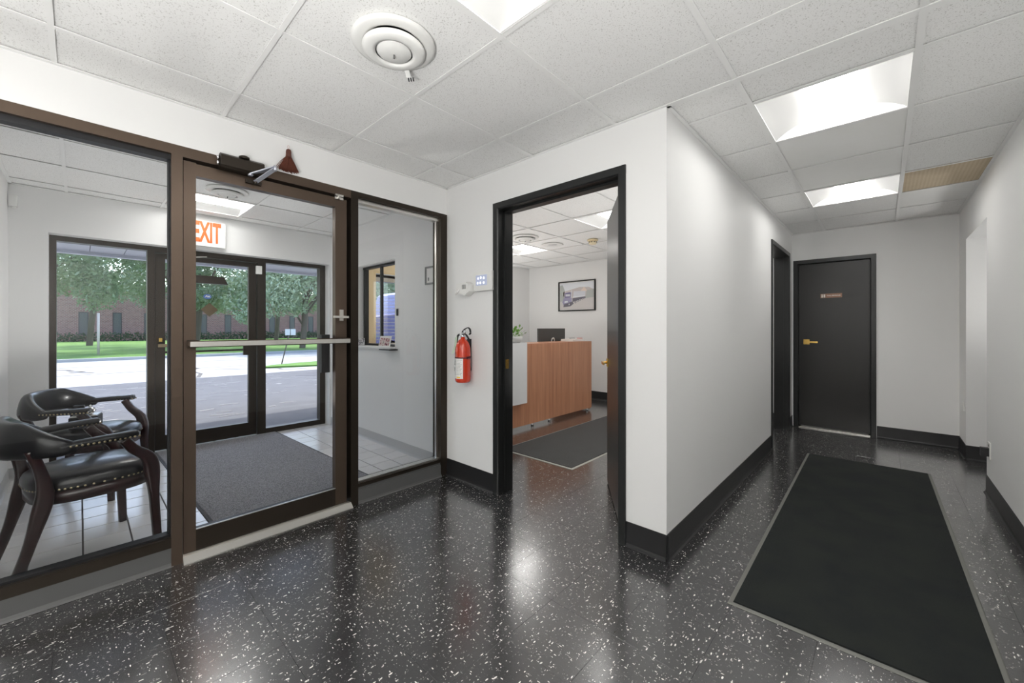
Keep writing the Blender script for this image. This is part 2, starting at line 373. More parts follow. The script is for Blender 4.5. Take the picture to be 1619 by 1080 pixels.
# ------------------------------------------------------------------ suspended ceilings
def troffer(x0, y0, w, h, label, group='ceiling light fittings'):
    t = thing('ceiling_light', (x0+w/2, y0+h/2, C), label, 'light', group)
    e = .016; bm = B()
    X1, Y1 = x0+w-e, y0+h-e; x0 += e; y0 += e; cx = (x0+X1)/2
    # housing (open at the bottom)
    for b in ((x0-.004, x0, y0, Y1, C, C+.12), (X1, X1+.004, y0, Y1, C, C+.12), (x0, X1, y0-.004, y0, C, C+.12), (x0, X1, Y1, Y1+.004, C, C+.12), (x0, X1, y0, Y1, C+.115, C+.12)): box(bm, *b)
    obj('housing', bm, M_tee, t)
    bm = B(); hw = (X1-x0)/2; n = 8
    for s in (-1, 1):
        prev = None
        for k in range(n+1):
            u = k/n; xx = cx + s*(.115 + (hw-.115)*u); zz = C + .075*math.cos(u*math.pi/2)**.8 + .004
            cur = (bm.verts.new((xx, y0, zz)), bm.verts.new((xx, Y1, zz)))
            if prev: f = bm.faces.new((prev[0], prev[1], cur[1], cur[0])); f.smooth = True
            prev = cur
    obj('reflector', bm, mat('reflector_dimmed', (.42, .42, .415), .5), t)  # white enamel coloured grey so the lit wings stay below glare
    bm = B(); n = 10; rings = []
    for (yy, sc) in ((y0+.002, .25), (y0+.05, 1), (Y1-.05, 1), (Y1-.002, .25)):
        rings.append([bm.verts.new((cx + .118*math.cos(math.pi*k/n), yy, C + .078 - (.058*sc)*math.sin(math.pi*k/n))) for k in range(n+1)])
    for a, b in zip(rings, rings[1:]):
        for k in range(n): f = bm.faces.new((a[k], a[k+1], b[k+1], b[k])); f.smooth = True
    obj('diffuser_basket', bm, mat('lamp_diffuser', (.9, .9, .9), .5, emit=((1, .985, .955), TROFFER)), t)
    for yy in (y0, Y1-.006): bobj('end_rail', (x0, X1, yy, yy+.006, C+.001, C+.02), M_tee, t)
    return t
def ceiling(name, x0, x1, y0, y1, gx, gy, holes, plain=(), stain=()):
    """gx, gy: grid line positions; holes: cells given by their lower corner indices"""
    root = bobj(name, (x0, x1, y0, y1, TOP, TOP+.12), M_plenum, kind='structure')
    xs = [x0] + [g for g in sorted(gx) if x0+.02 < g < x1-.02] + [x1]; ys = [y0] + [g for g in sorted(gy) if y0+.02 < g < y1-.02] + [y1]
    cache = {}
    for i in range(len(xs)-1):
        for j in range(len(ys)-1):
            a, b, c, d = xs[i]+.006, xs[i+1]-.006, ys[j]+.006, ys[j+1]-.006; cx, cy = (a+b)/2, (c+d)/2
            if any(abs(cx-h[0]) < .3 and abs(cy-h[1]) < .3 for h in holes): continue
            mm = M_tile
            if any(abs(cx-h[0]) < .3 and abs(cy-h[1]) < .3 for h in plain): mm = M_tile_plain
            if any(abs(cx-h[0]) < .3 and abs(cy-h[1]) < .3 for h in stain): mm = M_stain
            key = (round(b-a, 3), round(d-c, 3), mm.name)
            if key not in cache:
                bm = B(); box(bm, 0, b-a, 0, d-c, 0, .014); bmesh.ops.recalc_face_normals(bm, faces=bm.faces)
                me = bpy.data.meshes.new('ceiling_tile'); bm.to_mesh(me); bm.free(); me.materials.append(mm); cache[key] = me
            o = bpy.data.objects.new('ceiling_tile', cache[key]); COL.objects.link(o); o.parent = root
            o.location = Vector((a, c, C+.0065 + random.uniform(0, .0015))) - ORG[root.name]
            if mm is M_stain: o['label'] = 'brown water-stained ceiling tile by the right wall'
    w = .012
    for g in xs[1:-1]: bobj('main_tee', (g-w, g+w, y0, y1, C, C+.003), M_tee, root)
    for g in ys[1:-1]:
        bobj('cross_tee', (x0, x1, g-w*.8, g+w*.8, C+.0004, C+.003), M_tee, root)
    for b in ((x0, x0+.02, y0, y1, C-.001, C+.003), (x1-.02, x1, y0, y1, C-.001, C+.003), (x0, x1, y0, y0+.02, C-.001, C+.003), (x0, x1, y1-.02, y1, C-.001, C+.003)):
        bobj('wall_angle', b, M_tee, root)
    return root
GX = [.11 - .62*k for k in range(0, 5)]            # .11 -.51 -1.13 -1.75 -2.37
GY = [.54 + .615*k for k in range(-5, 10)]
cell = lambda i, j: (.11 - .62*i + .31, .54 + .615*j + .3075)
HL = [cell(2, 0), cell(1, 3), cell(1, 6), cell(2, -4), cell(4, -3)]
ceiling('ceiling', -2.70, .573, -2.4, 2.11, GX, GY, HL)
ceiling('ceiling_corridor', -.84, .573, 2.11, 6.10, GX, GY, HL, plain=[(cell(1, 4)), (cell(1, 5)), (.34, 4.53+.615)], stain=[(.34, 4.53)])
VX = [-3.76 - .61*k for k in range(-1, 3)]; VY = [-.075, .54, 1.155, 1.77]
ceiling('ceiling_vestibule', -5.18, -2.81, -.39, 2.19, VX, VY, [(-4.685, .85)])
OX = [-2.45 - .62*k for k in range(-2, 5)]; OY = [3.59 + .615*k for k in range(-2, 5)]
OL = [(-2.14, 3.9), (-4.0, 4.51), (-1.2, 5.1)]
ceiling('ceiling_office', -5.18, -.98, 2.33, 6.10, OX, OY, OL[:2] + [(-1.52, 5.12)])
bobj('ceiling_alcove', (.72, 1.7, 4.2, 6.1, 2.41, TOP), M_wall, kind='structure')
def tr(c, lab, w=.62, h=.615): troffer(c[0]-w/2, c[1]-h/2, w, h, lab)
tr(HL[0], 'square ceiling light at the top edge beside the round air diffuser')
tr(HL[1], 'nearer of the two square ceiling lights over the corridor mat')
tr(HL[2], 'farther of the two square corridor ceiling lights, beside the brown tile')
tr(HL[3], 'square ceiling light behind the viewer over the right half of the hall')
tr(HL[4], 'square ceiling light behind the viewer over the left half of the hall')
tr((-4.685, .85), 'square ceiling light in the vestibule behind the glass door', .61)
tr((-2.14, 3.9), 'office ceiling light at the upper right of the open doorway')
tr((-4.0, 4.51), 'office ceiling light in the far left beyond the round diffuser')
tr((-1.52, 5.12), 'added office ceiling light, unseen behind the open office door')  # unseen fitting added for more light in the office

# ------------------------------------------------------------------ baseboards (cove profile)
def base(name, runs, m, h):
    bm = B()
    for (p, q, n) in runs:      # wall line p->q, n = normal into the room
        p = Vector((*p, 0)); q = Vector((*q, 0)); n = Vector((*n, 0)); prof = [(0, h), (.004, h), (.005, .02), (.009, .008), (.018, .001), (0, .001)]
        A = [bm.verts.new(p + n*a + Vector((0,0,b))) for a, b in prof]; D = [bm.verts.new(q + n*a + Vector((0,0,b))) for a, b in prof]
        bm.faces.new(A); bm.faces.new(D[::-1])
        for i in range(len(prof)): bm.faces.new((A[i], D[i], D[(i+1) % 6], A[(i+1) % 6]))
    return obj(name, bm, m, kind='structure')
base('baseboard_doorway', [((-2.70, 2.11), (-2.137, 2.11), (0, -1)), ((-1.07, 2.11), (-.822, 2.11), (0, -1))], M_base, .14)
base('baseboard_corridor', [((-.84, 2.092), (-.84, 4.805), (1, 0)), ((-.84, 5.90), (-.84, 6.10), (1, 0))], M_base, .14)
base('baseboard_end', [((-.05, 6.10), (.573, 6.10), (0, -1))], M_base, .135)
base('baseboard_right', [((.573, -2.4), (.573, 4.64), (-1, 0)), ((.573, 5.642), (.573, 6.10), (-1, 0)), ((.573, 5.66), (.72, 5.66), (0, -1))], M_base, .135)
base('baseboard_office', [((-5.18, 6.10), (-.98, 6.10), (0, -1)), ((-5.18, 2.33), (-5.18, 6.10), (1, 0))], M_base, .14)
base('baseboard_vestibule', [((-5.18, 2.19), (-2.81, 2.19), (0, -1)), ((-5.18, -.39), (-2.81, -.39), (0, 1)), ((-5.18, -.39), (-5.18, -.177), (1, 0))], M_base_w, .10)
base('baseboard_storefront', [((-2.705, -.39), (-2.705, .324), (1, 0)), ((-2.705, 1.33), (-2.705, 2.05), (1, 0))], M_base_g, .098)
bobj('trim_1', (-2.80, -2.706, -.39, .324, 0, .097), M_base_g, kind='structure')
bobj('trim_2', (-2.80, -2.706, 1.33, 2.05, 0, .117), M_base_g, kind='structure')

# ------------------------------------------------------------------ interior storefront (x = -2.70)
xf, xb = -2.70, -2.81
w1 = structroot('window_1', (-2.75, 0, 0))
bobj('head_frame', (xb, xf, -.39, .324, 2.14, 2.19), M_bronze, w1, .002)
bobj('sill_frame', (xb, xf, -.39, .324, .097, .148), M_bronze_d, w1, .002)
bobj('mullion', (xb, xf, .324, .37, 0, 2.19), M_bronze, w1, .002)
bobj('side_jamb', (xb, xf, -.39, -.345, .148, 2.14), M_bronze, w1, .002)
bm = B()
for b in ((-2.78, -2.725, -.345, .324, 2.112, 2.14), (-2.78, -2.725, -.345, .324, .148, .160), (-2.78, -2.735, .316, .324, .16, 2.112)): box(bm, *b)
obj('glazing_bead', bm, M_gasket, w1)
sheet('pane', (-2.757, -2.751, -.345, .324, .155, 2.12), M_glass, w1)
w2 = structroot('window_2', (-2.75, 1.6, 0))
bobj('head_frame', (xb, xf, 1.33, 2.05, 2.15, 2.19), M_bronze_d, w2, .002)
bobj('sill_frame', (xb, xf, 1.33, 2.05, .117, .143), M_bronze_d, w2, .002)
bobj('mullion', (xb, xf, 1.278, 1.33, 0, 2.19), M_bronze_d, w2, .002)
bobj('side_jamb', (xb, xf, 2.045, 2.11, 0, 2.19), M_bronze_d, w2, .002)
bm = B()
for b in ((-2.78, -2.725, 1.33, 2.045, 2.125, 2.15), (-2.78, -2.725, 1.33, 2.045, .143, .152), (-2.765, -2.745, 2.03, 2.045, .15, 2.13)): box(bm, *b)
obj('glazing_bead', bm, M_alu, w2)
sheet('pane', (-2.757, -2.751, 1.33, 2.045, .148, 2.135), M_glass, w2)
# door 1 : aluminium glass door between the two windows
bobj('trim_3', (xb, xf, .37, 1.278, 2.135, 2.19), M_bronze, kind='structure', bevel=.002)
d1 = structroot('door_1', (-2.74, .82, 0))
xd0, xd1 = -2.765, -2.718
def rect_part(n, y0, y1, z0, z1, m=M_bronze): return bobj(n, (xd0, xd1, y0, y1, z0, z1), m, d1, .0025)
rect_part('stile', .375, .428, .035, 2.125); rect_part('stile', 1.178, 1.255, .035, 2.118)
rect_part('top_rail', .428, 1.178, 2.055, 2.12); rect_part('bottom_rail', .428, 1.178, .035, .148, M_bronze_d)
sheet('pane', (-2.745, -2.739, .425, 1.18, .145, 2.06), M_glass, d1)
bm = B(); box(bm, -2.722, -2.716, .428, 1.178, .148, .153); obj('glazing_bead', bm, M_alu, d1)
bm = B(); box(bm, xb, -2.77, 1.24, 1.278, .03, 2.135); box(bm, xb, -2.77, .37, 1.24, 2.09, 2.135); box(bm, xb, -2.77, .37, .39, .03, 2.09); obj('door_stop', bm, M_gasket, d1)
bm = B(); prism(bm, [(-2.695, 1.166), (-2.655, 1.168), (-2.640, 1.158), (-2.640, 1.142), (-2.655, 1.132), (-2.695, 1.134)], 'y', .386, 1.247)
pb = obj('push_bar', bm, M_bronze, d1, bevel=.002)
bobj('bar_insert', (-2.641, -2.637, .392, 1.243, 1.137, 1.163), M_alu, pb, label='brushed metal strip of the push bar')
for y in (.39, 1.20): bobj('bar_end_cap', (-2.718, -2.69, y, y+.045, 1.13, 1.17), M_bronze_d, pb)
bm = B(); box(bm, -2.717, -2.706, 1.203, 1.228, 1.285, 1.36); box(bm, -2.706, -2.675, 1.207, 1.222, 1.302, 1.318); box(bm, -2.685, -2.672, 1.15, 1.25, 1.303, 1.317)
obj('lock_handle', bm, M_alu, d1, bevel=.002)
bobj('pull_handle', (-2.85, -2.80, 1.12, 1.175, .93, 1.19), M_gasket, d1, .003)
bm = B(); box(bm, -2.714, -2.698, 1.17, 1.225, 2.126, 2.140); box(bm, -2.716, -2.702, 1.168, 1.225, 2.106, 2.122); lathe(bm, [(.007, 0), (.007, .034)], (-2.70, 1.19, 2.106), 12)
obj('hinge', bm, M_alu, d1, bevel=.001)
th = structroot('trim_4', (-2.7, .82, 0)); bm = B()
prism(bm, [(-2.80, 0), (-2.80, .014), (-2.73, .030), (-2.70, .030), (-2.665, .004), (-2.665, 0)], 'y', .37, 1.278)
obj('threshold_plate', bm, M_alu, th, bevel=.001); bm = B()
for k in range(4): box(bm, -2.728+.009*k, -2.724+.009*k, .372, 1.276, .030-.004*max(0, k-2), .0315-.004*max(0, k-2))
obj('threshold_rib', bm, M_alu, th)
# door closer
dc = thing('door_closer', (-2.69, .62, 2.13), 'dark bronze door closer with folded steel arms above the glass door', 'door closer')
bm = B(); prism(bm, [(-2.70, 2.118), (-2.70, 2.198), (-2.665, 2.198), (-2.645, 2.184), (-2.645, 2.13), (-2.655, 2.118)], 'y', .525, .735)
obj('body', bm, M_bronze_d, dc, bevel=.003)
bm = B(); lathe(bm, [(.026, 0), (.026, .012), (.020, .016)], (0, 0, 0), 20, Matrix.Translation((-2.672, .640, 2.196)))
obj('pinion_cap', bm, M_bronze_d, dc)
for k, (yy, zz) in enumerate(((.518, 2.143), (.518, 2.172))):
    bm = B(); lathe(bm, [(.012, 0), (.012, .012), (.006, .014)], (0, 0, 0), 14, Matrix.Translation((-2.675, yy+.006, zz)) @ Matrix.Rotation(R(90), 4, 'X')); obj('valve_screw', bm, M_chrome, dc)
def bar(bm, a, b, w, t):
    a, b = Vector(a), Vector(b); d = b - a; q = d.to_track_quat('X', 'Z').to_matrix().to_4x4()
    xbox(bm, d.length, w, t, Matrix.Translation((a+b)/2) @ q)
M_arm = mat('arm_steel', (.62, .64, .72), .3, metal=.75)
bm = B(); bar(bm, (-2.665, .672, 2.118), (-2.585, .768, 2.165), .032, .006); lathe(bm, [(.012, 0), (.012, .024)], (-2.665, .668, 2.108), 12); obj('main_arm', bm, M_arm, dc)
bm = B(); bar(bm, (-2.585, .772, 2.158), (-2.688, .70, 2.088), .030, .006); lathe(bm, [(.009, 0), (.009, .03)], (-2.585, .772, 2.145), 12); obj('forearm', bm, M_arm, dc)
bm = B(); box(bm, -2.718, -2.70, .655, .735, 2.078, 2.096); lathe(bm, [(.010, 0), (.010, .022)], (-2.69, .70, 2.074), 12); obj('shoe', bm, M_bronze_d, dc, bevel=.002)
# small whisk broom standing on the header
wb = thing('whisk_broom', (-2.69, .866, 2.19), 'small reddish brown whisk broom standing upright on the door header', 'broom')
bm = B(); rr = random.Random(3)
for k in range(230):
    a = rr.uniform(0, 6.283); r0 = .012*math.sqrt(rr.random()); r1 = .058*math.sqrt(rr.random())*(1+.25*(rr.random() > .93))
    cx, cy = -2.672, .872
    top = Vector((cx + r0*math.cos(a)*.6, cy + r0*math.sin(a), 2.322)); mid = Vector((cx + r0*1.3*math.cos(a)*.6, cy + r0*1.3*math.sin(a), 2.285))
    bot = Vector((cx + r1*math.cos(a)*.5, cy + r1*math.sin(a), 2.193 + rr.uniform(0, .012))); m2 = mid.lerp(bot, .5) + Vector((0, 0, .006))
    w = .0016
    P = [top, mid, m2, bot]; ww = Vector((.35, .93, 0))*w
    vs = [(bm.verts.new(p-ww), bm.verts.new(p+ww)) for p in P]; vs2 = [(bm.verts.new(p-Vector((w, 0, 0))), bm.verts.new(p+Vector((w, 0, 0)))) for p in P]
    for vv in (vs, vs2):
        for q in range(3): bm.faces.new((vv[q][0], vv[q][1], vv[q+1][1], vv[q+1][0]))
obj('bristles', bm, mat('red_brown_straw', (.20, .055, .025), .6, noise=(160, (.09, .02, .012), .3, .7)), wb, recalc=False)
bm = B(); lathe(bm, [(.010, -.006), (.0145, 0), (.015, .03), (.012, .042), (.004, .046)], (-2.672, .872, 2.285), 16); obj('bound_handle', bm, mat('dark_straw', (.10, .03, .018), .6), wb)
bm = B(); tube(bm, catmull([(-2.672, .870, 2.328), (-2.672, .866, 2.348), (-2.672, .874, 2.35), (-2.672, .875, 2.328)]), .0012, 5); obj('hanging_loop', bm, mat('pink_string', (.6, .35, .3), .7), wb)

# ------------------------------------------------------------------ outer storefront (x = -5.35)
xo0, xo1 = -5.40, -5.30
def op(n, y0, y1, z0, z1, p, m=M_bronze_d): return bobj(n, (xo0, xo1, y0, y1, z0, z1), m, p, .002)
w3 = structroot('window_3', (-5.35, .1, 0)); op('side_jamb', -.177, -.135, -.02, 2.045, w3); op('head_frame', -.135, .455, 2.0, 2.045, w3); op('sill_frame', -.135, .455, -.02, .06, w3)
op('mullion', .455, .51, -.02, 2.045, w3); sheet('pane', (-5.353, -5.347, -.135, .455, .06, 2.0), M_glass, w3)
w4 = structroot('window_4', (-5.35, 1.8, 0)); op('side_jamb', 2.10, 2.165, -.02, 2.045, w4); op('head_frame', 1.484, 2.10, 2.0, 2.045, w4); op('sill_frame', 1.484, 2.10, -.02, .062, w4)
op('mullion', 1.40, 1.484, -.02, 2.045, w4); sheet('pane', (-5.353, -5.347, 1.484, 2.10, .062, 2.0), M_glass, w4)
op('trim_5', .51, 1.40, 1.99, 2.045, None) if False else bobj('trim_5', (xo0, xo1, .51, 1.40, 1.99, 2.045), M_bronze_d, kind='structure')
d2 = structroot('door_2', (-5.35, .95, 0))
for n, a in (('stile', (.515, .592, .01, 1.985)), ('stile', (1.318, 1.393, .01, 1.985)), ('top_rail', (.592, 1.318, 1.935, 1.985)), ('bottom_rail', (.592, 1.318, .01, .155))):
    bobj(n, (-5.375, -5.325, *a), M_bronze_d, d2, .002)
sheet('pane', (-5.353, -5.347, .592, 1.318, .155, 1.935), M_glass, d2)
bm = B(); box(bm, -5.28, -5.25, .53, 1.385, 1.045, 1.075); box(bm, -5.325, -5.28, .55, .58, 1.05, 1.07); box(bm, -5.325, -5.28, 1.34, 1.37, 1.05, 1.07); obj('push_bar', bm, mat('bronze_light', (.25, .20, .13), .35, metal=.8), d2, bevel=.002)
bobj('midrail_strip', (-5.325, -5.315, .592, 1.318, .98, 1.0), M_bronze_d, d2)
bobj('door_keeper', (-5.322, -5.295, 1.385, 1.445, 1.86, 1.955), M_plastic, d2, .003, label='pale plastic alarm contact at the door top corner')
bobj('pull_handle', (-5.325, -5.24, .535, .56, 1.10, 1.135), M_gold, d2, .003)
bobj('lock_case', (-5.325, -5.30, 1.26, 1.318, .93, 1.04), M_bronze_d, d2, .002)
bm = B(); prism(bm, [(.958, 1.358), (1.035, 1.433), (.958, 1.508), (.881, 1.433)], 'x', -5.346, -5.344)
obj('diamond_sticker', bm, mat('brown_diamond', (.10, .07, .035), .5), d2)
bm = B(); lathe(bm, [(.036, 0), (.036, .002)], (0, 0, 0), 24, Matrix.Translation((-5.346, .94, 1.575)) @ Matrix.Rotation(R(90), 4, 'Y') @ Matrix.Diagonal((.75, 1, 1, 1))); bd = obj('round_sticker', bm, mat('sticker_blue', (.08, .16, .42), .5), d2)
bm = B()
for (y0, z0, y1, z1) in ((.92, 1.566, .932, 1.588), (.932, 1.588, .944, 1.566), (.926, 1.574, .938, 1.576), (.944, 1.566, .962, 1.585), (.944, 1.585, .962, 1.566)): bar(bm, (-5.342, y0, z0), (-5.342, y1, z1), .003, .004)
obj('sticker_marks', bm, M_paper, bd)
bobj('pale_sticker', (-5.346, -5.344, 1.15, 1.225, 1.73, 1.79), mat('pale_grey_sticker', (.6, .65, .62), .6), d2, .02) if False else None
dc2 = thing('door_closer', (-5.32, .8, 1.75), 'dark slant-ended strip with pale closer arm at the top of the outer door', 'door closer')
bm = B(); prism(bm, [(.60, 1.71), (1.11, 1.71), (1.075, 1.79), (.60, 1.79)], 'x', -5.323, -5.27); obj('body', bm, M_bronze_d, dc2, bevel=.003)  # dark slant-ended strip across the upper door glass
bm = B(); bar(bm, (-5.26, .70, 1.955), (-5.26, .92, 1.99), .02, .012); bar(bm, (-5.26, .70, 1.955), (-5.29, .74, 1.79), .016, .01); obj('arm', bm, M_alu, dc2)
# EXIT sign
ex = thing('exit_sign', (-5.12, .83, 2.075), 'white box sign with orange EXIT letters above the outer door', 'sign')
bobj('housing', (-5.178, -5.12, .61, 1.055, 2.08, 2.335), M_plastic, ex, .006)
def text_obj(name, s, size, M, m, parent, ext=.001, sx=1.0, bold=0.0, label=None):
    cu = bpy.data.curves.new(name, 'FONT'); cu.body = s; cu.size = size; cu.align_x = 'CENTER'; cu.align_y = 'CENTER'; cu.extrude = ext; cu.offset = bold; cu.resolution_u = 3
    o = bpy.data.objects.new('tmp', cu); COL.objects.link(o); dg = bpy.context.evaluated_depsgraph_get(); me = bpy.data.meshes.new_from_object(o.evaluated_get(dg)); bpy.data.objects.remove(o)
    me.transform(Matrix.Translation(-ORG[parent.name]) @ M @ Matrix.Diagonal((sx, 1, 1, 1))); me.materials.clear(); me.materials.append(m)
    t = bpy.data.objects.new(name, me); COL.objects.link(t); t.parent = parent; ORG[t.name] = ORG[parent.name]; return t
FX = Matrix.Rotation(R(90), 4, 'Z') @ Matrix.Rotation(R(90), 4, 'X')      # text on a wall facing +x
FY = Matrix.Rotation(R(90), 4, 'X')                                       # text on a wall facing -y
text_obj('letters', 'EXIT', .285, Matrix.Translation((-5.118, .897, 2.212)) @ FX, mat('exit_orange', (.80, .13, .008), .5), ex, sx=.40, bold=.009)

# vestibule fittings
ms = thing('motion_sensor', (-5.12, -.34, 2.2), 'small white motion sensor high in the vestibule corner', 'sensor')
bm = B(); box(bm, -5.178, -5.125, -.385, -.34, 2.215, 2.31); obj('case', bm, M_plastic, ms, bevel=.012)
bm = B(); lathe(bm, [(.012, 0), (.016, .015)], (-5.15, -.36, 2.20), 14); obj('swivel_bracket', bm, M_plastic, ms)

# ------------------------------------------------------------------ vestibule reception window (y = 2.19)
w5 = structroot('window_5', (-4.08, 2.3, 1.035))
bm = B(); box(bm, -4.50, -3.655, 2.275, 2.325, 1.037, 1.06); box(bm, -4.50, -3.655, 2.275, 2.325, 1.92, 1.943); box(bm, -4.49, -4.455, 2.275, 2.325, 1.06, 1.92); box(bm, -3.68, -3.657, 2.275, 2.325, 1.06, 1.92)
obj('window_frame', bm, M_black, w5); bobj('meeting_stile', (-4.125, -4.10, 2.285, 2.315, 1.06, 1.92), M_black, w5)
sheet('pane', (-4.455, -3.68, 2.297, 2.302, 1.06, 1.92), M_glass, w5)
bobj('window_sill', (-4.50, -3.655, 2.14, 2.275, 1.022, 1.037), M_wall, w5, .003)
bobj('card_tray', (-3.80, -3.60, 2.09, 2.189, 1.010, 1.021), M_blackp, bevel=.002, label='thin black tray under the picture card on the reception window ledge', cat='tray')
cdh = thing('card_display', (-3.79, 2.17, 1.038), 'small white framed picture card with red figures on the reception window ledge', 'card')
Mx = Matrix.Translation((-3.80, 2.15, 1.0385)) @ Matrix.Rotation(R(-12), 4, 'X')
bm = B(); v = box(bm, -.115, .105, 0, .006, 0, .115)
for a in v: a.co = Mx @ a.co
obj('frame', bm, M_paper, cdh)
def m_collage():
    m = mat('card_print', (.7, .6, .6), .6); b = m.node_tree.nodes['Principled BSDF']; g_ = N(m, 'NewGeometry')
    v = N(m, 'TexNoise', Scale=42.0, Detail=4.0); L(m, g_.outputs['Position'], v.inputs['Vector']); r = N(m, 'ValToRGB')
    for p, c in ((.36, (.05, .03, .04, 1)), (.44, (.45, .05, .09, 1)), (.5, (.62, .55, .52, 1)), (.58, (.75, .62, .55, 1)), (.66, (.2, .17, .18, 1))):
        e = r.color_ramp.elements.new(p); e.color = c
    L(m, v.outputs['Fac'], r.inputs[0]); L(m, r.outputs[0], b.inputs['Base Color']); return m
bm = B(); v = box(bm, -.098, .088, -.001, .0, .014, .096)
for a in v: a.co = Mx @ a.co
obj('picture', bm, m_collage(), cdh)
bm = B(); v = box(bm, -.1, .1, .006, .05, 0, .004)
for a in v: a.co = Mx @ a.co
obj('stand', bm, M_paper, cdh)
bobj('woven_box', (-4.47, -4.37, 2.15, 2.23, 1.038, 1.12), mat('woven_grey', (.2, .2, .23), .8, noise=(90, (.7, .7, .72), .45, .55)), bevel=.004, label='small grey patterned box at the left end of the reception window ledge', cat='box')
bobj('wall_switch', (-3.615, -3.59, 2.178, 2.189, 1.36, 1.43), M_blackp, bevel=.002, label='small black wall device right of the reception window', cat='switch')
fr = thing('framed_notice', (-3.02, 2.18, 1.64), 'small grey framed notice on the vestibule wall behind the right pane', 'picture')
bm = B(); 
for b in ((-3.115, -3.10, 2.175, 2.189, 1.635, 1.80), (-2.93, -2.915, 2.175, 2.189, 1.635, 1.80), (-3.10, -2.93, 2.175, 2.189, 1.785, 1.80), (-3.10, -2.93, 2.175, 2.189, 1.635, 1.65)): box(bm, *b)
obj('frame', bm, mat('grey_frame', (.2, .2, .2), .4), fr); bobj('paper_sheet', (-3.10, -2.93, 2.183, 2.188, 1.65, 1.785), M_paper, fr)
bobj('printed_mark', (-3.075, -3.06, 2.181, 2.183, 1.67, 1.70), mat('grey_frame', (0, 0, 0)), fr)

# office front window with blinds
w6 = structroot('window_6', (-5.3, 3.6, .95)); bm = B()
for b in ((-5.40, -5.34, 2.62, 4.6, .95, .99), (-5.40, -5.34, 2.62, 4.6, 1.96, 2.0), (-5.40, -5.34, 2.62, 2.66, .99, 1.96), (-5.40, -5.34, 4.56, 4.6, .99, 1.96), (-5.40, -5.34, 3.4, 3.44, .99, 1.96)): box(bm, *b)
obj('window_frame', bm, M_bronze_d, w6); sheet('pane', (-5.373, -5.367, 2.66, 4.56, .99, 1.96), M_glass, w6)
bl = thing('window_blind', (-5.25, 3.6, 1.95), 'horizontal slatted blind with half open slats on the office front window', 'blind')
bobj('head_rail', (-5.29, -5.24, 2.68, 4.54, 1.90, 1.955), mat('blind_rail', (.45, .42, .36), .5), bl)
slat = None
for k in range(17):
    z = 1.87 - .05*k
    if slat is None:
        bm = B(); xbox(bm, .045, 1.84, .0015, Matrix.Rotation(R(8), 4, 'Y')); slat = obj('slat', bm, mat('blind_slat', (.62, .6, .57), .5), bl, local=True); slat.location = (-.015, .01, z-1.95)
    else:
        o = slat.copy(); COL.objects.link(o); o.location = (-.015, .01, z-1.95)
bobj('bottom_rail', (-5.285, -5.245, 2.69, 4.53, 1.0, 1.02), mat('blind_rail', (0, 0, 0)), bl)
# beige side curtain wall strip and header by the office window (seen through the reception window)
bobj('trim_6', (-5.18, -5.165, 2.33, 2.80, .14, 2.40), M_beige, kind='structure')
bobj('trim_7', (-5.18, -5.165, 2.80, 4.62, 2.0, 2.40), M_beige, kind='structure')

# ------------------------------------------------------------------ office doorway frame and open door
def casing(name, axis, a0, a1, h, f, depth, m=M_black, wdt=.05, stop=.016, fl=False):
    """door frame in a wall; axis 'x': opening runs along x in a wall facing -y at y=f"""
    root = structroot(name, (0, 0, 0))
    def prof(o, inn):  # plan section of one jamb: o = outer edge, inn = inner edge (opening), in (along, through) coordinates
        s = 1 if inn > o else -1; k = lambda t, d: (o + s*t, d)
        return [k(0, -.012), k(.042, -.012), k(wdt, -.004), k(wdt, .05), k(wdt+stop, .05), k(wdt+stop, depth-.045), k(wdt, depth-.045), k(wdt, depth+.012), k(0, depth+.012)]
    for (o, i, nm) in ((a0, a0+1, 'jamb'), (a1, a1-1, 'jamb')):
        p = prof(o, i); bm = B()
        if axis == 'x': prism(bm, [(a, f+b) for a, b in p], 'z', 0, h-.001)
        else: prism(bm, [(f-b if fl else f+b, a) for a, b in p], 'z', 0, h-.001)
        obj(nm, bm, m, root)
    p = [(h-t, d) for t, d in [(0, -.0122), (.042, -.0122), (wdt, -.0042), (wdt, .05), (wdt+stop, .05), (wdt+stop, depth-.045), (wdt, depth-.045), (wdt, depth+.0122), (0, depth+.0122)]]
    bm = B()
    if axis == 'x': prism(bm, [(f+d, z) for z, d in p], 'x', a0-.0005, a1+.0005)
    else: prism(bm, [((f-d if fl else f+d), z) for z, d in p], 'y', a0-.0005, a1+.0005)
    obj('head', bm, m, root)
    return root
k3 = casing('door_3', 'x', -2.137, -1.07, 2.162, 2.11, .14)
bobj('strike_plate', (-2.0715, -2.069, 2.165, 2.20, .93, 1.0), M_gold, k3)
of = thing('office_door', (-1.128, 2.20, 0), 'black office door standing open with gold lever, hinged right', 'door', rz=0)
ang = math.atan2(.817, -.577)
Dm = Matrix.Translation((-1.135, 2.185, 0)) @ Matrix.Rotation(ang, 4, 'Z')
def dpart(n, b, m, p, bev=.002):
    bm = B(); v = box(bm, *b)
    if bev: bmesh.ops.bevel(bm, geom=list(bm.edges), offset=bev, segments=1, affect='EDGES')
    for a in bm.verts: a.co = Dm @ a.co
    return obj(n, bm, m, p)
dpart('leaf', (0, .84, -.044, 0, .012, 2.085), M_door, of)      # local +y = hall face
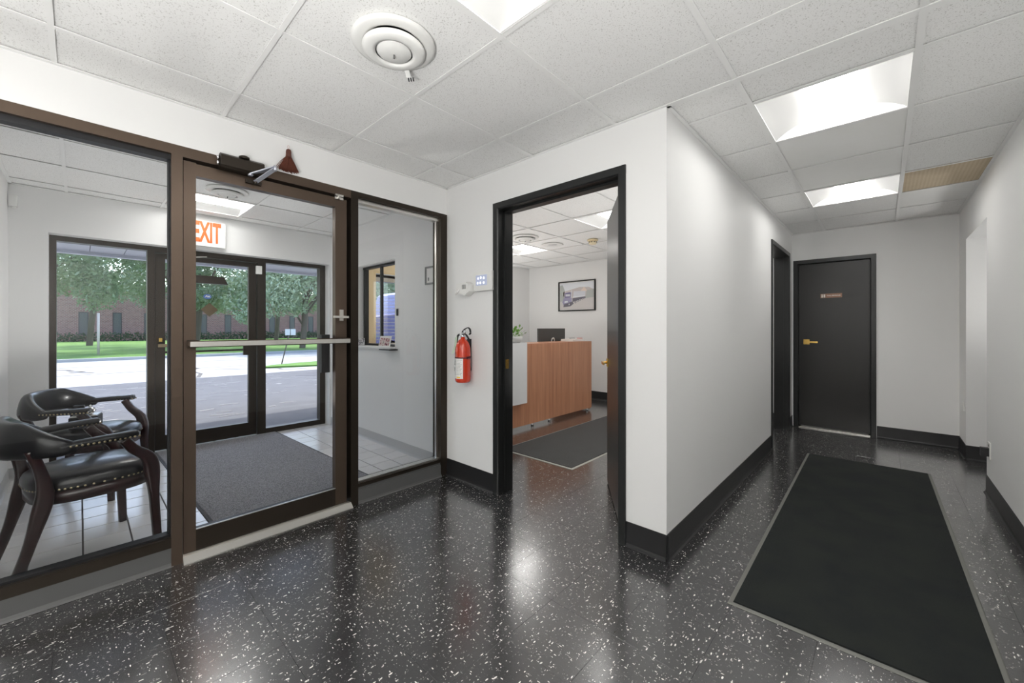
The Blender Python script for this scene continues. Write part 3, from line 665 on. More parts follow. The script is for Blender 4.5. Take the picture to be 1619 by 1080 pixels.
def lever(root, Mloc, parts=True):
    bm = B(); xb = lambda *b: box(bm, *b)
    xb(-.032, .032, 0, .010, -.032, .032); bmesh.ops.bevel(bm, geom=list(bm.edges), offset=.002, segments=1, affect='EDGES')
    for a in bm.verts: a.co = Mloc @ a.co
    r_ = obj('rose', bm, M_gold, root)
    bm = B(); lathe(bm, [(.010, 0), (.010, .045)], (0, 0, 0), 14, Matrix.Rotation(R(-90), 4, 'X')); box(bm, -.012, .115, .038, .050, -.010, .010)
    for a in bm.verts: a.co = Mloc @ a.co
    obj('lever', bm, M_gold, root)
hr = dpart('lever_handle', (.765, .785, -.05, .004, .955, .975), M_gold, of)
lever(hr, Dm @ Matrix.Translation((.775, 0, .965)) @ Matrix.Diagonal((-1, 1, 1, 1)))
for z in (.25, 1.05, 1.85):
    bm = B(); lathe(bm, [(.008, 0), (.008, .09)], (-1.135, 2.193, z), 10); obj('hinge', bm, M_gold, of)

# corridor side doorway, end door
casing('door_4', 'y', 4.81, 5.89, 2.145, -.84, .14, wdt=.045, stop=.002, fl=True)
k5 = casing('door_5', 'x', -.825, -.055, 2.075, 6.10, .10)
lf = bobj('door_leaf', (-.768, -.112, 6.125, 6.165, .03, 2.02), M_door, k5, .002)
lever(k5, Matrix.Translation((-.695, 6.125, 1.065)) @ Matrix.Diagonal((1, -1, 1, 1)))
bobj('threshold_strip', (-.775, -.105, 6.112, 6.124, .001, .010), M_alu, k5)
sg = thing('restroom_sign', (-.45, 6.122, 1.62), 'brown restroom plate with white figures on the black end door', 'sign')
bobj('plate', (-.557, -.355, 6.118, 6.1245, 1.600, 1.650), mat('sign_brown', (.28, .14, .085), .4, emit=None), sg, .001)
bobj('pictogram_panel', (-.552, -.508, 6.1165, 6.118, 1.603, 1.647), mat('sign_taupe', (.35, .28, .23), .5), sg)
bm = B(); wht = mat('sign_white', (.85, .80, .74), .5)
for cx_ in (-.541, -.519):
    lathe(bm, [(.004, 0), (.004, .002)], (0, 0, 0), 10, Matrix.Translation((cx_, 6.1165, 1.6385)) @ Matrix.Rotation(R(90), 4, 'X'))
prism(bm, [(-.5455, 1.631), (-.5365, 1.631), (-.5365, 1.606), (-.5455, 1.606)], 'y', 6.1145, 6.1165); prism(bm, [(-.522, 1.633), (-.516, 1.633), (-.510, 1.619), (-.516, 1.619), (-.516, 1.606), (-.522, 1.606), (-.522, 1.619), (-.528, 1.619)], 'y', 6.1145, 6.1165)
obj('pictogram', bm, wht, sg)
text_obj('lettering', 'STALL RESTROOM', .0155, Matrix.Translation((-.432, 6.1165, 1.625)) @ FY, wht, sg, ext=.0006, bold=.0004)

# ------------------------------------------------------------------ wall things on the doorway wall (y = 2.11)
kp = thing('alarm_keypad', (-2.27, 2.10, 1.515), 'white alarm keypad with lilac screen left of the black doorway', 'keypad')
bobj('case', (-2.375, -2.175, 2.082, 2.109, 1.520, 1.665), M_plastic, kp, .008, segs=3)
bobj('screen', (-2.352, -2.228, 2.0805, 2.083, 1.560, 1.640), M_screen, kp)
bm = B(); 
for (x, z) in ((-2.325, 1.615), (-2.295, 1.62), (-2.262, 1.615), (-2.33, 1.58), (-2.30, 1.58), (-2.262, 1.58)): lathe(bm, [(.010, 0), (.010, .0012)], (0, 0, 0), 12, Matrix.Translation((x, 2.0806, z)) @ Matrix.Rotation(R(90), 4, 'X'))
obj('screen_icons', bm, mat('icon_white', (.85, .87, .95), .5, emit=((.8, .85, 1), .5)), kp)
bobj('edge_shade_strip', (-2.174, -2.170, 2.096, 2.108, 1.535, 1.675), M_blackp, kp, .002)  # thin black strip standing in for the shaded keypad edge
hs = thing('corner_horn', (-2.47, 2.09, 1.50), 'small white faceted wall speaker beside the alarm keypad', 'speaker')
bm = B(); prism(bm, [(-2.545, 1.59), (-2.44, 1.595), (-2.405, 1.575), (-2.40, 1.52), (-2.45, 1.488), (-2.56, 1.535)], 'y', 2.045, 2.109); obj('case', bm, M_plastic, hs, bevel=.010)
bm = B(); lathe(bm, [(.03, 0), (.034, .008), (.022, .014)], (0, 0, 0), 18, Matrix.Translation((-2.535, 2.05, 1.525)) @ Matrix.Rotation(R(60), 4, 'X') @ Matrix.Rotation(R(-20), 4, 'Y')); obj('horn_cup', bm, M_plastic, hs)
bm = B()
for k in range(3): box(bm, -2.478+.016*k, -2.471+.016*k, 2.0435, 2.0455, 1.54, 1.575)
obj('slot', bm, M_blackp, hs)
kp.location.x += .045; hs.location.x += .05
# fire extinguisher
fe = thing('fire_extinguisher', (-2.50, 2.035, .81), 'red fire extinguisher with black hose hanging on the white wall', 'fire extinguisher')
ec = (-2.508, 2.035, 0); r = .064
bm = B(); lathe(bm, [(.0, .812), (r*.82, .812), (r*.98, .822), (r, .835), (r, 1.055), (r*.96, 1.085), (r*.8, 1.118), (r*.52, 1.142), (r*.30, 1.150), (r*.28, 1.165), (0, 1.165)], ec, 40); obj('tank', bm, M_red, fe)
bm = B(); n = 14
for zz in ((.845, 1.0),):
    pr = None
    for k in range(n+1):
        a = R(-140 + 100*k/n); p = (ec[0] + (r+.0012)*math.cos(a), ec[1] + (r+.0012)*math.sin(a))
        c = (bm.verts.new((*p, zz[0])), bm.verts.new((*p, zz[1])))
        if pr: f = bm.faces.new((pr[0], c[0], c[1], pr[1])); f.smooth = True
        pr = c
lbl = obj('paper_label', bm, M_paper, fe)
bm = B()
def onr(a, z, rr_=.0022): return (ec[0] + (r+rr_)*math.cos(R(a)), ec[1] + (r+rr_)*math.sin(R(a)), z)
for k in range(11):
    z = .985 - .011*k
    for a0, a1 in ((-134, -100), (-92, -(48 + (k % 3)*6))):
        vs = [onr(a0 + (a1-a0)*q/4, zz) for q in range(5) for zz in (z, z+.003)]
        vv = [bm.verts.new(v) for v in vs]
        for q in range(4): bm.faces.new((vv[2*q], vv[2*q+2], vv[2*q+3], vv[2*q+1]))
obj('label_print', bm, mat('label_grey', (.35, .37, .36), .7), lbl)
bm = B(); vv = [bm.verts.new(onr(a, z)) for a in (-90, -80, -70, -60) for z in (.850, .861)]
for q in range(3): bm.faces.new((vv[2*q], vv[2*q+2], vv[2*q+3], vv[2*q+1]))
obj('yellow_mark', bm, mat('label_yellow', (.8, .55, .05), .6), lbl)
bm = B(); lathe(bm, [(r+.0015, 1.0), (r+.003, 1.002), (r+.003, 1.008), (r+.0015, 1.010)], ec, 40); box(bm, ec[0]+r-.002, ec[0]+r+.012, 2.02, 2.05, .995, 1.016); obj('strap', bm, mat('dark_red_strap', (.10, .01, .012), .5), fe)
bm = B(); lathe(bm, [(.016, 1.163), (.019, 1.167), (.019, 1.178), (.013, 1.182), (.013, 1.200), (.006, 1.204)], ec, 18); box(bm, ec[0]-.03, ec[0]+.012, 2.025, 2.045, 1.178, 1.195); obj('valve', bm, M_chrome, fe)
bm = B(); sweep(bm, catmull([(-2.515, 2.035, 1.200), (-2.48, 2.03, 1.225), (-2.43, 2.025, 1.238), (-2.405, 2.022, 1.225)]), (.010, .004), 8); sweep(bm, catmull([(-2.405, 2.022, 1.225), (-2.398, 2.022, 1.20), (-2.412, 2.024, 1.185)]), (.010, .004), 8); obj('carry_handle', bm, M_blackp, fe)
bm = B(); sweep(bm, catmull([(-2.50, 2.03, 1.186), (-2.46, 2.026, 1.185), (-2.425, 2.02, 1.160), (-2.41, 2.02, 1.145)]), (.010, .005), 8); obj('squeeze_lever', bm, M_blackp, fe)
bm = B(); lathe(bm, [(.014, 0), (.014, .008), (.011, .010)], (0, 0, 0), 16, Matrix.Translation((-2.455, 2.012, 1.205)) @ Matrix.Rotation(R(90), 4, 'X')); obj('pressure_gauge', bm, M_chrome, fe)
bm = B(); tube(bm, catmull([(-2.535, 2.035, 1.186), (-2.565, 2.03, 1.175), (-2.585, 2.03, 1.12), (-2.592, 2.03, 1.04), (-2.598, 2.03, .94)]), .0085, 10); hz = obj('hose', bm, M_blackp, fe)
bm = B(); lathe(bm, [(.007, 0), (.009, .03), (.007, .05)], (-2.60, 2.03, .893), 12); obj('nozzle', bm, M_chrome, hz)
bm = B(); n = 8; pr = None
for k in range(n+1):
    t = k/n; p = Vector((-2.535 - .048*t, 1.985 + .01*math.sin(t*3), 1.165 - .13*t)); wv = Vector((.014, 0, .005))
    c = (bm.verts.new(p-wv), bm.verts.new(p+wv))
    if pr: bm.faces.new((pr[0], c[0], c[1], pr[1]))
    pr = c
obj('inspection_tag', bm, mat('pale_green_tag', (.55, .66, .50), .6), fe)
bobj('wall_bracket', (-2.53, -2.485, 2.098, 2.109, .9, 1.15), M_blackp, fe)

fe.location.x += .097; fe.scale = (.94, .94, 1.0); fe.location.y += .004
# right wall outlet and switch
ol = thing('wall_outlet', (.565, 4.50, .30), 'white wall outlet with black plug low by the right wall opening', 'outlet')
bobj('cover_plate', (.566, .5725, 4.47, 4.55, .285, .40), M_plastic, ol, .002)
bobj('plug', (.525, .566, 4.49, 4.53, .30, .36), M_blackp, ol, .006)
bobj('socket_hole', (.5645, .5665, 4.50, 4.52, .37, .385), M_blackp, ol)
o2 = thing('wall_outlet', (.565, 5.80, .44), 'small white outlet plate on the narrow wall strip by the corner', 'outlet')
bobj('cover_plate', (.566, .5725, 5.76, 5.83, .44, .55), M_plastic, o2, .002); bobj('socket_hole', (.5650, .5665, 5.785, 5.805, .50, .53), M_tee, o2)

# ------------------------------------------------------------------ mats
def floormat(name, cx, cy, w, l, rz, mcar, mbor, label, zt=.009, bw=.022, root_z=0):
    t = thing(name, (cx, cy, root_z), label, 'mat', rz=rz)
    bm = B(); prof = [(0, 0), (.004, .004), (bw*.7, .005), (bw, .0035), (bw, 0)]
    W2, L2 = w/2, l/2; rings = []
    for d, z in prof: rings.append([bm.verts.new((sx*(W2-d), sy*(L2-d), z+.0005)) for sx, sy in ((-1,-1),(1,-1),(1,1),(-1,1))])
    for a, b in zip(rings, rings[1:]):
        for i in range(4): bm.faces.new((a[i], a[(i+1)%4], b[(i+1)%4], b[i]))
    obj('rubber_border', bm, mbor, t, local=True)
    bm = B(); box(bm, -W2+bw*.9, W2-bw*.9, -L2+bw*.9, L2-bw*.9, .0005, zt); bmesh.ops.bevel(bm, geom=[e for e in bm.edges if all(v.co.z > .005 for v in e.verts)], offset=.003, segments=2, affect='EDGES')
    obj('carpet_pile', bm, mcar, t, local=True); return t
floormat('corridor_mat', -.108, 3.43, .845, 2.90, R(.68), M_carpet_d, M_rubber, 'long dark green runner mat with rubber edges in the corridor')
floormat('office_mat', -2.42, 3.98, .87, 2.13, 0, M_carpet_o, M_lip, 'charcoal mat with pale edge in front of the office desk')
floormat('entrance_mat', -4.13, 1.08, 2.34, 1.10, R(1.5), M_carpet_g, mat('grey_mat_edge', (.07, .07, .075), .8), 'large grey carpet mat on the vestibule tiles between the two glass doors', root_z=.0015)

# ------------------------------------------------------------------ round ceiling diffusers
def diffuser(cx, cy, rr_, label, tagmark=False):
    t = thing('air_diffuser', (cx, cy, C), label, 'vent', 'round ceiling air diffusers')
    k = rr_/.18
    bm = B(); lathe(bm, [(.11*k, .0), (.18*k, -.001), (.182*k, -.006), (.165*k, -.014), (.14*k, -.018), (.125*k, -.012), (.11*k, 0)], (cx, cy, C), 48); obj('outer_cone', bm, M_plastic, t)
    bm = B(); lathe(bm, [(.10*k, -.014), (.135*k, -.026), (.137*k, -.031), (.12*k, -.040), (.095*k, -.044), (.08*k, -.040), (.085*k, -.03), (.10*k, -.014)], (cx, cy, C), 48); obj('middle_cone', bm, M_plastic, t)
    bm = B(); lathe(bm, [(.0, -.048), (.03*k, -.047), (.072*k, -.040), (.076*k, -.036), (.07*k, -.03), (0, -.03)], (cx, cy, C), 40); obj('centre_disc', bm, M_plastic, t)
    bm = B(); lathe(bm, [(.0, -.003), (.105*k, -.003)], (cx, cy, C), 32); obj('throat', bm, mat('throat_grey', (.3, .3, .3), .8), t)
    bm = B(); lathe(bm, [(.004, -.062), (.003, -.046)], (cx, cy, C), 8); obj('centre_screw', bm, mat('screw_dark', (.1, .1, .1), .5), t)
    return t
df = diffuser(-1.475, .88, .165, 'white round air diffuser in the hall ceiling left of the light')
bm = B(); bar(bm, (-1.55, .985, 2.385), (-1.57, 1.01, 2.365), .02, .004); obj('damper_clip', bm, M_plastic, df)
bm = B()
for k in range(3): bar(bm, (-1.575+.009*k, 1.012+.006*k, 2.366), (-1.585+.009*k, 1.022+.006*k, 2.358), .005, .004)
obj('clip_teeth', bm, M_blackp, df)
diffuser(-4.10, .86, .15, 'white round air diffuser in the vestibule ceiling behind the door glass')
diffuser(-3.38, 3.90, .17, 'white round air diffuser in the office ceiling before the far light')
sp = thing('ceiling_speaker', (-3.40, 4.51, C), 'flat round white speaker grille in the office ceiling', 'speaker')
bm = B(); lathe(bm, [(0, -.004), (.12, -.004), (.14, -.008), (.15, -.001)], (-3.40, 4.51, C), 32); obj('ring', bm, M_plastic, sp)
bm = B(); lathe(bm, [(0, -.007), (.06, -.007), (.066, -.004)], (-3.40, 4.51, C), 24); obj('grille', bm, mat('grille_grey', (.62, .62, .62), .6), sp)
sd = thing('smoke_detector', (-2.82, 4.62, C), 'small ivory smoke detector on the office ceiling', 'smoke detector')
bm = B(); lathe(bm, [(0, 0), (.07, 0), (.07, -.015), (.06, -.02), (0, -.02)], (-2.82, 4.62, C), 28); obj('base_plate', bm, M_ivory, sd)
bm = B(); lathe(bm, [(.05, -.02), (.052, -.045), (.045, -.06), (0, -.062)], (-2.82, 4.62, C), 28); obj('chamber', bm, mat('ivory_light', (.85, .74, .52), .45), sd)
bm = B()
for k in range(10):
    a = k*math.pi/5; xbox(bm, .006, .012, .014, Matrix.Translation((-2.82+.051*math.cos(a), 4.62+.051*math.sin(a), C-.035)) @ Matrix.Rotation(a, 4, 'Z'))
obj('sensing_slots', bm, M_blackp, sd)

# ------------------------------------------------------------------ office furniture
dk = thing('reception_desk', (-3.5, 4.1, 0), 'wood laminate reception desk with a white front panel in the office', 'desk')
bobj('front_panel', (-3.24, -3.22, 2.75, 5.24, .045, 1.04), M_wood, dk, .001)
bobj('end_panel', (-3.95, -3.24, 5.22, 5.24, .02, 1.04), M_wood, dk, .001)
bobj('counter_top', (-3.60, -3.24, 2.75, 5.22, 1.02, 1.04), M_wood, dk)
bobj('work_surface', (-3.95, -3.24, 2.75, 5.22, .72, .748), M_white_lam, dk)
bobj('white_panel', (-3.20, -3.14, 2.60, 3.66, .335, 1.062), M_white_lam, dk, .002)
bobj('panel_spacer', (-3.22, -3.20, 2.65, 3.60, .32, .95), M_blackp, dk)
for (x, y) in ((-3.26, 3.9), (-3.26, 4.25), (-3.26, 5.18), (-3.9, 5.18), (-3.26, 2.85)):
    bm = B(); lathe(bm, [(.018, 0), (.02, .02), (.015, .045)], (x, y, 0), 12); obj('levelling_foot', bm, M_chrome, dk)
mo = thing('monitor', (-3.62, 4.78, .75), 'black computer monitor seen from behind above the desk', 'monitor')
Mm = Matrix.Translation((-3.66, 4.83, 1.10)) @ Matrix.Rotation(R(0), 4, 'Z')
bm = B(); xbox(bm, .022, .66, .30, Mm @ Matrix.Translation((0, 0, -.02))); obj('screen_back', bm, mat('monitor_grey', (.06, .06, .058), .5), mo, bevel=.004)
bm = B(); xbox(bm, .03, .08, .30, Matrix.Translation((-3.665, 4.83, .90))); xbox(bm, .2, .25, .012, Matrix.Translation((-3.665, 4.83, .757))); obj('stand', bm, M_blackp, mo)
bm = B(); tube(bm, catmull([(-3.64, 4.80, 1.03), (-3.62, 4.79, 1.075), (-3.62, 4.83, 1.085), (-3.63, 4.86, 1.05), (-3.64, 4.86, 1.02)]), .009, 8); obj('cable_loop', bm, M_paper, mo)
bm = B(); rr = random.Random(5)
for k in range(5): xbox(bm, .21, .29, .006, Matrix.Translation((-3.42, 5.02, 1.045+.0065*k)) @ Matrix.Rotation(rr.uniform(-.12, .12), 4, 'Z'))
ps = obj('paper_stack', bm, M_paper, label='low stack of white papers at the right end of the desk counter', cat='papers')
for k, (x, y) in enumerate(((-3.44, 4.98), (-3.38, 5.09))):
    bm = B(); tube(bm, [(x, y, 1.083), (x+.03, y+.1, 1.083)], .0045, 8); obj('pen', bm, M_red if k else M_blackp, label=('black pen' if not k else 'red pen') + ' lying on the paper stack', cat='pen')
pl = thing('potted_plant', (-3.30, 3.52, 1.062), 'small leafy green plant in a white bowl on the desk', 'plant')
bm = B(); lathe(bm, [(.02, 0), (.06, .004), (.085, .04), (.09, .075), (.083, .075), (.075, .04), (0, .03)], (-3.17-.02, 3.50, 1.062), 28); obj('bowl', bm, M_plastic, pl)
bm = B(); rr = random.Random(11)
for k in range(60):
    a = rr.uniform(0, 6.28); e = rr.uniform(.2, 1.3); ln = rr.uniform(.04, .12); o0 = Vector((-3.19+rr.uniform(-.04, .04), 3.50+rr.uniform(-.05, .05), 1.125))
    d = Vector((math.cos(a)*math.cos(e), math.sin(a)*math.cos(e), math.sin(e))); s = d.cross(Vector((0, 0, 1))).normalized()*.014; n_ = s.cross(d)*.3
    p = o0 + d*ln; q = p + d*.045
    bm.faces.new([bm.verts.new(v) for v in (p, (p+q)/2+s+n_*.01, q)]); bm.faces.new([bm.verts.new(v) for v in (p, q, (p+q)/2-s)])
    bm.faces.new([bm.verts.new(v) for v in (o0, o0+s*.1, p+s*.1, p)])
obj('leaves', bm, mat('houseplant', (.16, .36, .05), .5), pl, recalc=False, kind='stuff')
# truck picture on the back wall
pc = thing('framed_picture', (-4.05, 6.09, 1.54), 'black framed photo print of a dump truck on the office back wall', 'picture')
x0, x1, z0, z1 = -4.445, -3.66, 1.545, 2.09; bm = B(); w = .02
for b in ((x0, x0+w, 6.07, 6.099, z0, z1), (x1-w, x1, 6.07, 6.099, z0, z1), (x0+w, x1-w, 6.07, 6.099, z1-w, z1), (x0+w, x1-w, 6.07, 6.099, z0, z0+w)): box(bm, *b)
obj('frame', bm, M_black, pc); bobj('mount', (x0+w, x1-w, 6.090, 6.098, z0+w, z1-w), M_paper, pc)
PM = [mat('print_'+n, c, .5) for n, c in (('sky', (.72, .74, .78)), ('ground', (.60, .57, .56)), ('tree', (.45, .47, .45)), ('roof', (.55, .50, .49)), ('steel', (.62, .63, .68)), ('cab', (.22, .20, .32)), ('dark', (.16, .15, .18)), ('tan', (.72, .60, .52)), ('hood', (.34, .32, .46)))]
def pp(pts, mi, lay):
    ux = lambda u: x0+.03+(x1-x0-.06)*u; uz = lambda v: z0+.03+(z1-z0-.06)*v
    poly(bmP, [(ux(u), 6.0895-.0002*lay, uz(v)) for u, v in pts], mi)
bmP = B()
pp([(0,.45),(1,.45),(1,1),(0,1)], 0, 0); pp([(0,0),(1,0),(1,.48),(0,.55)], 1, 1)
pp([(0,.3),(.12,.35),(.14,.75),(.07,.95),(0,.9)], 2, 2); pp([(.1,.5),(.95,.45),(1,.70),(.85,.80),(.6,.82),(.1,.68)], 3, 2); pp([(.75,.4),(1,.42),(1,.72),(.8,.68)], 2, 3); pp([(.62,.68),(.72,.82),(.80,.68),(.72,.62)], 7, 4)
pp([(.40,.45),(.75,.44),(.76,.66),(.42,.68)], 4, 5); pp([(.38,.28),(.76,.40),(.76,.46),(.38,.42)], 6, 6); pp([(.40,.44),(.74,.47),(.74,.50),(.40,.49)], 0, 7)
pp([(.14,.42),(.35,.42),(.37,.62),(.30,.66),(.14,.63)], 5, 7); pp([(.17,.50),(.31,.50),(.31,.58),(.17,.58)], 4, 8); pp([(.10,.18),(.30,.16),(.36,.30),(.36,.46),(.12,.44),(.07,.30)], 8, 8)
pp([(.10,.10),(.32,.12),(.42,.22),(.38,.30),(.12,.2)], 6, 9); pp([(.14,.26),(.24,.27),(.24,.33),(.14,.32)], 0, 10); pp([(.33,.44),(.36,.44),(.37,.72),(.34,.72)], 4, 10)
for (u, v, ru) in ((.28, .20, .035), (.47, .27, .028), (.54, .31, .026), (.60, .34, .024), (.68, .38, .02), (.72, .40, .02)):
    pp([(u+ru*math.cos(a*math.pi/5), v+ru*1.6*math.sin(a*math.pi/5)) for a in range(10)], 6, 11); pp([(u+ru*.45*math.cos(a*math.pi/4), v+ru*.9*math.sin(a*math.pi/4)) for a in range(8)], 0, 12)
for f in bmP.faces:
    if f.normal.y > 0: f.normal_flip()
obj('truck_print', bmP, PM, pc, recalc=False)

# ------------------------------------------------------------------ captain chairs in the vestibule
def seat_outline(n=48):
    out = []
    for k in range(n):
        a = 2*math.pi*k/n; ca, sa = math.cos(a), math.sin(a)
        px = math.copysign(abs(ca)**(.62), ca); py = math.copysign(abs(sa)**(.75), sa)
        wd = .262 - .030*(1-py)/2*1.6
        out.append((px*wd, py*.245 + .01))
    return out
def make_chair(label):
    t = thing('captain_chair', (0, 0, 0), label, 'chair', 'captain chairs in the vestibule')
    OUT = seat_outline(); n = len(OUT); bm = B(); rings = []
    for sc, z in ((.93, .405), (.99, .41), (1.0, .425), (.995, .445), (.955, .468), (.86, .485), (.68, .497), (.42, .503), (.18, .505)):
        rings.append([bm.verts.new((x*sc, .01+(y-.01)*sc, z)) for x, y in OUT])
    bm.faces.new(rings[0][::-1]); bm.faces.new(rings[-1])
    for a, b in zip(rings, rings[1:]):
        for k in range(n): f = bm.faces.new((a[k], a[(k+1) % n], b[(k+1) % n], b[k])); f.smooth = True
    obj('seat', bm, M_leather, t, local=True)
    bm = B(); rings = []
    for sc, z in ((.93, .345), (.955, .345), (.97, .408), (.9, .408)): rings.append([bm.verts.new((x*sc, .01+(y-.01)*sc, z)) for x, y in OUT])
    rings.append(rings[0])
    for a, b in zip(rings, rings[1:]):
        for k in range(n): f = bm.faces.new((a[k], a[(k+1) % n], b[(k+1) % n], b[k])); f.smooth = True
    obj('seat_apron', bm, M_cherry, t, local=True)
    for s in (-1, 1):
        bm = B(); sx = s*.245
        pts = catmull([(s*.262, .225, 0), (s*.252, .215, .20), (s*.248, .205, .40), (s*.256, .185, .50), (s*.275, .115, .57), (s*.285, .07, .635)], 5)
        sec = [(.017 + .006*min(1, p.z/.4), .019 + .012*math.exp(-((p.z-.44)/.10)**2) + .004*min(1, p.z/.4)) for p in pts]
        sweep(bm, pts, sec, 12, side=(1, 0, 0), power=4); obj('front_leg', bm, M_cherry, t, local=True)
        bm = B(); pts = catmull([(s*.205, -.30, 0), (s*.20, -.255, .14), (s*.20, -.215, .30), (s*.205, -.195, .42), (s*.225, -.215, .54), (s*.245, -.25, .65)], 5)
        sec = [(.016, .021 + .013*math.exp(-((p.z-.36)/.12)**2)) for p in pts]
        sweep(bm, pts, sec, 12, side=(1, 0, 0), power=4); obj('rear_leg', bm, M_cherry, t, local=True)
    # back and arms follow one horseshoe path
    def path(u):   # u -1..1, 0 = middle of the back
        a = u*math.pi/2*1.08
        return Vector((.292*math.copysign(abs(math.sin(a))**.85, a), -.055 - .255*max(0, math.cos(a))**.9, 0))
    bm = B(); pts = []; sec = []; sides = []
    for k in range(33):
        u = -1 + 2*k/32; p = path(u*.82); e = 1-abs(u); hgt = .028 + .060*min(1, (e/.62))**.85 if e > 0 else .02
        cz = .630 + (hgt-.030)*1.0 + .010
        th_ = .024 + .012*min(1, e*3); lean = .10*max(0, math.cos(u*math.pi/2)) 
        if k in (0, 32): hgt *= .55; th_ *= .55
        p.z = cz - .01; p.y -= .0; pts.append(p); sec.append((th_, hgt))
    for k in range(33):
        tt = (pts[min(k+1, 32)] - pts[max(k-1, 0)]); tt.z = 0; tt.normalize(); nrm = Vector((tt.y, -tt.x, 0)); sides.append(nrm + Vector((0, 0, .22*math.cos((-1+2*k/32)*math.pi/2))))
    sweep(bm, pts, sec, 16, side=sides, power=2.6); obj('backrest', bm, M_leather, t, local=True)
    bmn = B()
    for s in (-1, 1):
        bm = B(); pts = catmull([(s*.272, -.17, .643), (s*.288, -.06, .652), (s*.298, .04, .655), (s*.295, .13, .658)], 6)
        sec = [(.031, .020) for _ in pts]; sec[0] = (.024, .014); sec[-1] = (.014, .010); pts.insert(-1, pts[-1] - Vector((0, .008, 0))); sec.insert(-1, (.026, .0155))
        sweep(bm, pts, sec, 14, side=(1, 0, 0), power=2.8); obj('armrest', bm, M_leather, t, local=True)
        for k in range(14):
            y = -.13 + .255*k/13; xx = s*(.281 + .017*math.sin(min(1, (y+.12)/.16)*1.57))
            dome(bmn, (xx + s*.0285, y, .646), (s, 0, -.25), .0062, .7)
            dome(bmn, (xx - s*.0275, y, .646), (-s, 0, -.25), .0062, .7)
    for k in range(64):
        f_ = k/64*n; i = int(f_); fr_ = f_-i; a, b = OUT[i], OUT[(i+1) % n]; x = a[0]+(b[0]-a[0])*fr_; y = a[1]+(b[1]-a[1])*fr_
        dx, dy = b[0]-a[0], b[1]-a[1]; dome(bmn, (x*.995, .01+(y-.01)*.995, .419), (dy, -dx, 0), .0058, .7)
    obj('nailhead_trim', bmn, M_brass, t, local=True, kind='stuff', recalc=False)
    return t
c1 = make_chair('black leather captain chair with nailheads nearest the inner glass pane')
c1.location = (-3.27, .03, .001); c1.rotation_euler = (0, 0, R(13))
c2 = c1.copy(); COL.objects.link(c2); c2['label'] = 'black leather captain chair farther back, beside the outer window'
for ch in list(c1.children):
    c = ch.copy(); COL.objects.link(c); c.parent = c2
c2.location = (-4.39, .07, .001); c2.rotation_euler = (0, 0, R(-26))
# box with glass ornament on the second chair seat
bx = thing('black_box', (-4.25, .02, .506), 'small black box with metal corners sitting on the farther chair seat', 'box')
Bm = Matrix.Translation((-4.30, .035, 0)) @ Matrix.Rotation(R(-12), 4, 'Z')
def bp_(n, b, m, par=bx, bev=.003):
    bm = B(); box(bm, *b); bmesh.ops.bevel(bm, geom=list(bm.edges), offset=bev, segments=1, affect='EDGES')
    for a in bm.verts: a.co = Bm @ a.co
    return obj(n, bm, m, par)
bp_('case', (-.07, .07, -.075, .075, .507, .592), M_blackp); bp_('top_tray', (-.066, .066, -.070, .070, .590, .600), M_alu); bp_('upright_plate', (-.05, -.035, -.075, -.015, .598, .665), M_blackp)
og = thing('glass_ornament', (-4.2, .03, .60), 'round silvery glass ornament standing on the black box', 'ornament')
bm = B(); lathe(bm, [(.012, 0), (.018, .006), (.028, .022), (.030, .035), (.022, .048), (.008, .052), (.010, .058), (.006, .068), (0, .07)], (0, 0, 0), 20, Bm @ Matrix.Translation((.01, .025, .6005))); obj('globe', bm, M_chrome, og)

# ------------------------------------------------------------------ outside
Gz = -.12
bobj('parking_lot', (-13.6, -5.42, -40, 60, Gz-.3, Gz), M_asphalt, kind='structure')
bobj('street', (-23.6, -13.6, -60, 90, Gz-.3, Gz+.005), M_concrete, kind='structure')
bobj('lawn', (-75, -23.9, -80, 120, Gz-.3, Gz+.10), M_grass, kind='structure')
bobj('kerb', (-23.9, -23.6, -80, 120, Gz-.3, Gz+.12), M_concrete, kind='structure')
bobj('doorstep', (-5.62, -5.42, -.4, 2.3, Gz-.1, -.02), mat('walk', (.35, .34, .34), .9), kind='structure')
# grass island and its pale kerb between lot and street
bm = B(); prism(bm, [(-15.3, 3.9), (-14.7, 5.8), (-14.2, 12), (-14.2, 40), (-18, 40), (-17.4, 9), (-16.4, 6.4), (-15.8, 4.6)], 'z', Gz, Gz+.06); obj('grass_island', bm, M_grass, kind='structure')
bm = B(); rr = random.Random(9)
def crack(p, q, w, n=9, j=.25):
    P_ = [Vector((p[0]+(q[0]-p[0])*k/n + rr.uniform(-j, j)*(0 < k < n), p[1]+(q[1]-p[1])*k/n + rr.uniform(-j, j)*(0 < k < n), 0)) for k in range(n+1)]
    for a, b in zip(P_, P_[1:]):
        d = (b-a).normalized(); s = Vector((-d.y, d.x, 0))*w; z = Vector((0, 0, Gz+.009))
        bm.faces.new([bm.verts.new(v+z) for v in (a-s, b-s, b+s, a+s)])
for y in (-6, 2.2, 10, 19): crack((-13.7, y), (-23.5, y+1.2), .05)
for x in (-16.9, -20.2): crack((x, -20), (x, 40), .03, 40, .06)
crack((-19.5, -.6), (-17.5, .3), .06); crack((-16, 3.0), (-14.2, 5.2), .05)
obj('street_cracks', bm, M_crack, kind='stuff', recalc=False, label='dark sealed cracks running across the pale concrete street', cat='cracks')
bm = B(); rr = random.Random(19)
for k in range(150):
    x = rr.uniform(-13.2, -7.3); y = rr.uniform(-1.2, 6); l = rr.uniform(.05, .35); w = rr.uniform(.01, .03); a = rr.uniform(-.3, .3)+1.57
    xbox(bm, l, w, .004, Matrix.Translation((x, y, Gz+.003)) @ Matrix.Rotation(a, 4, 'Z'))
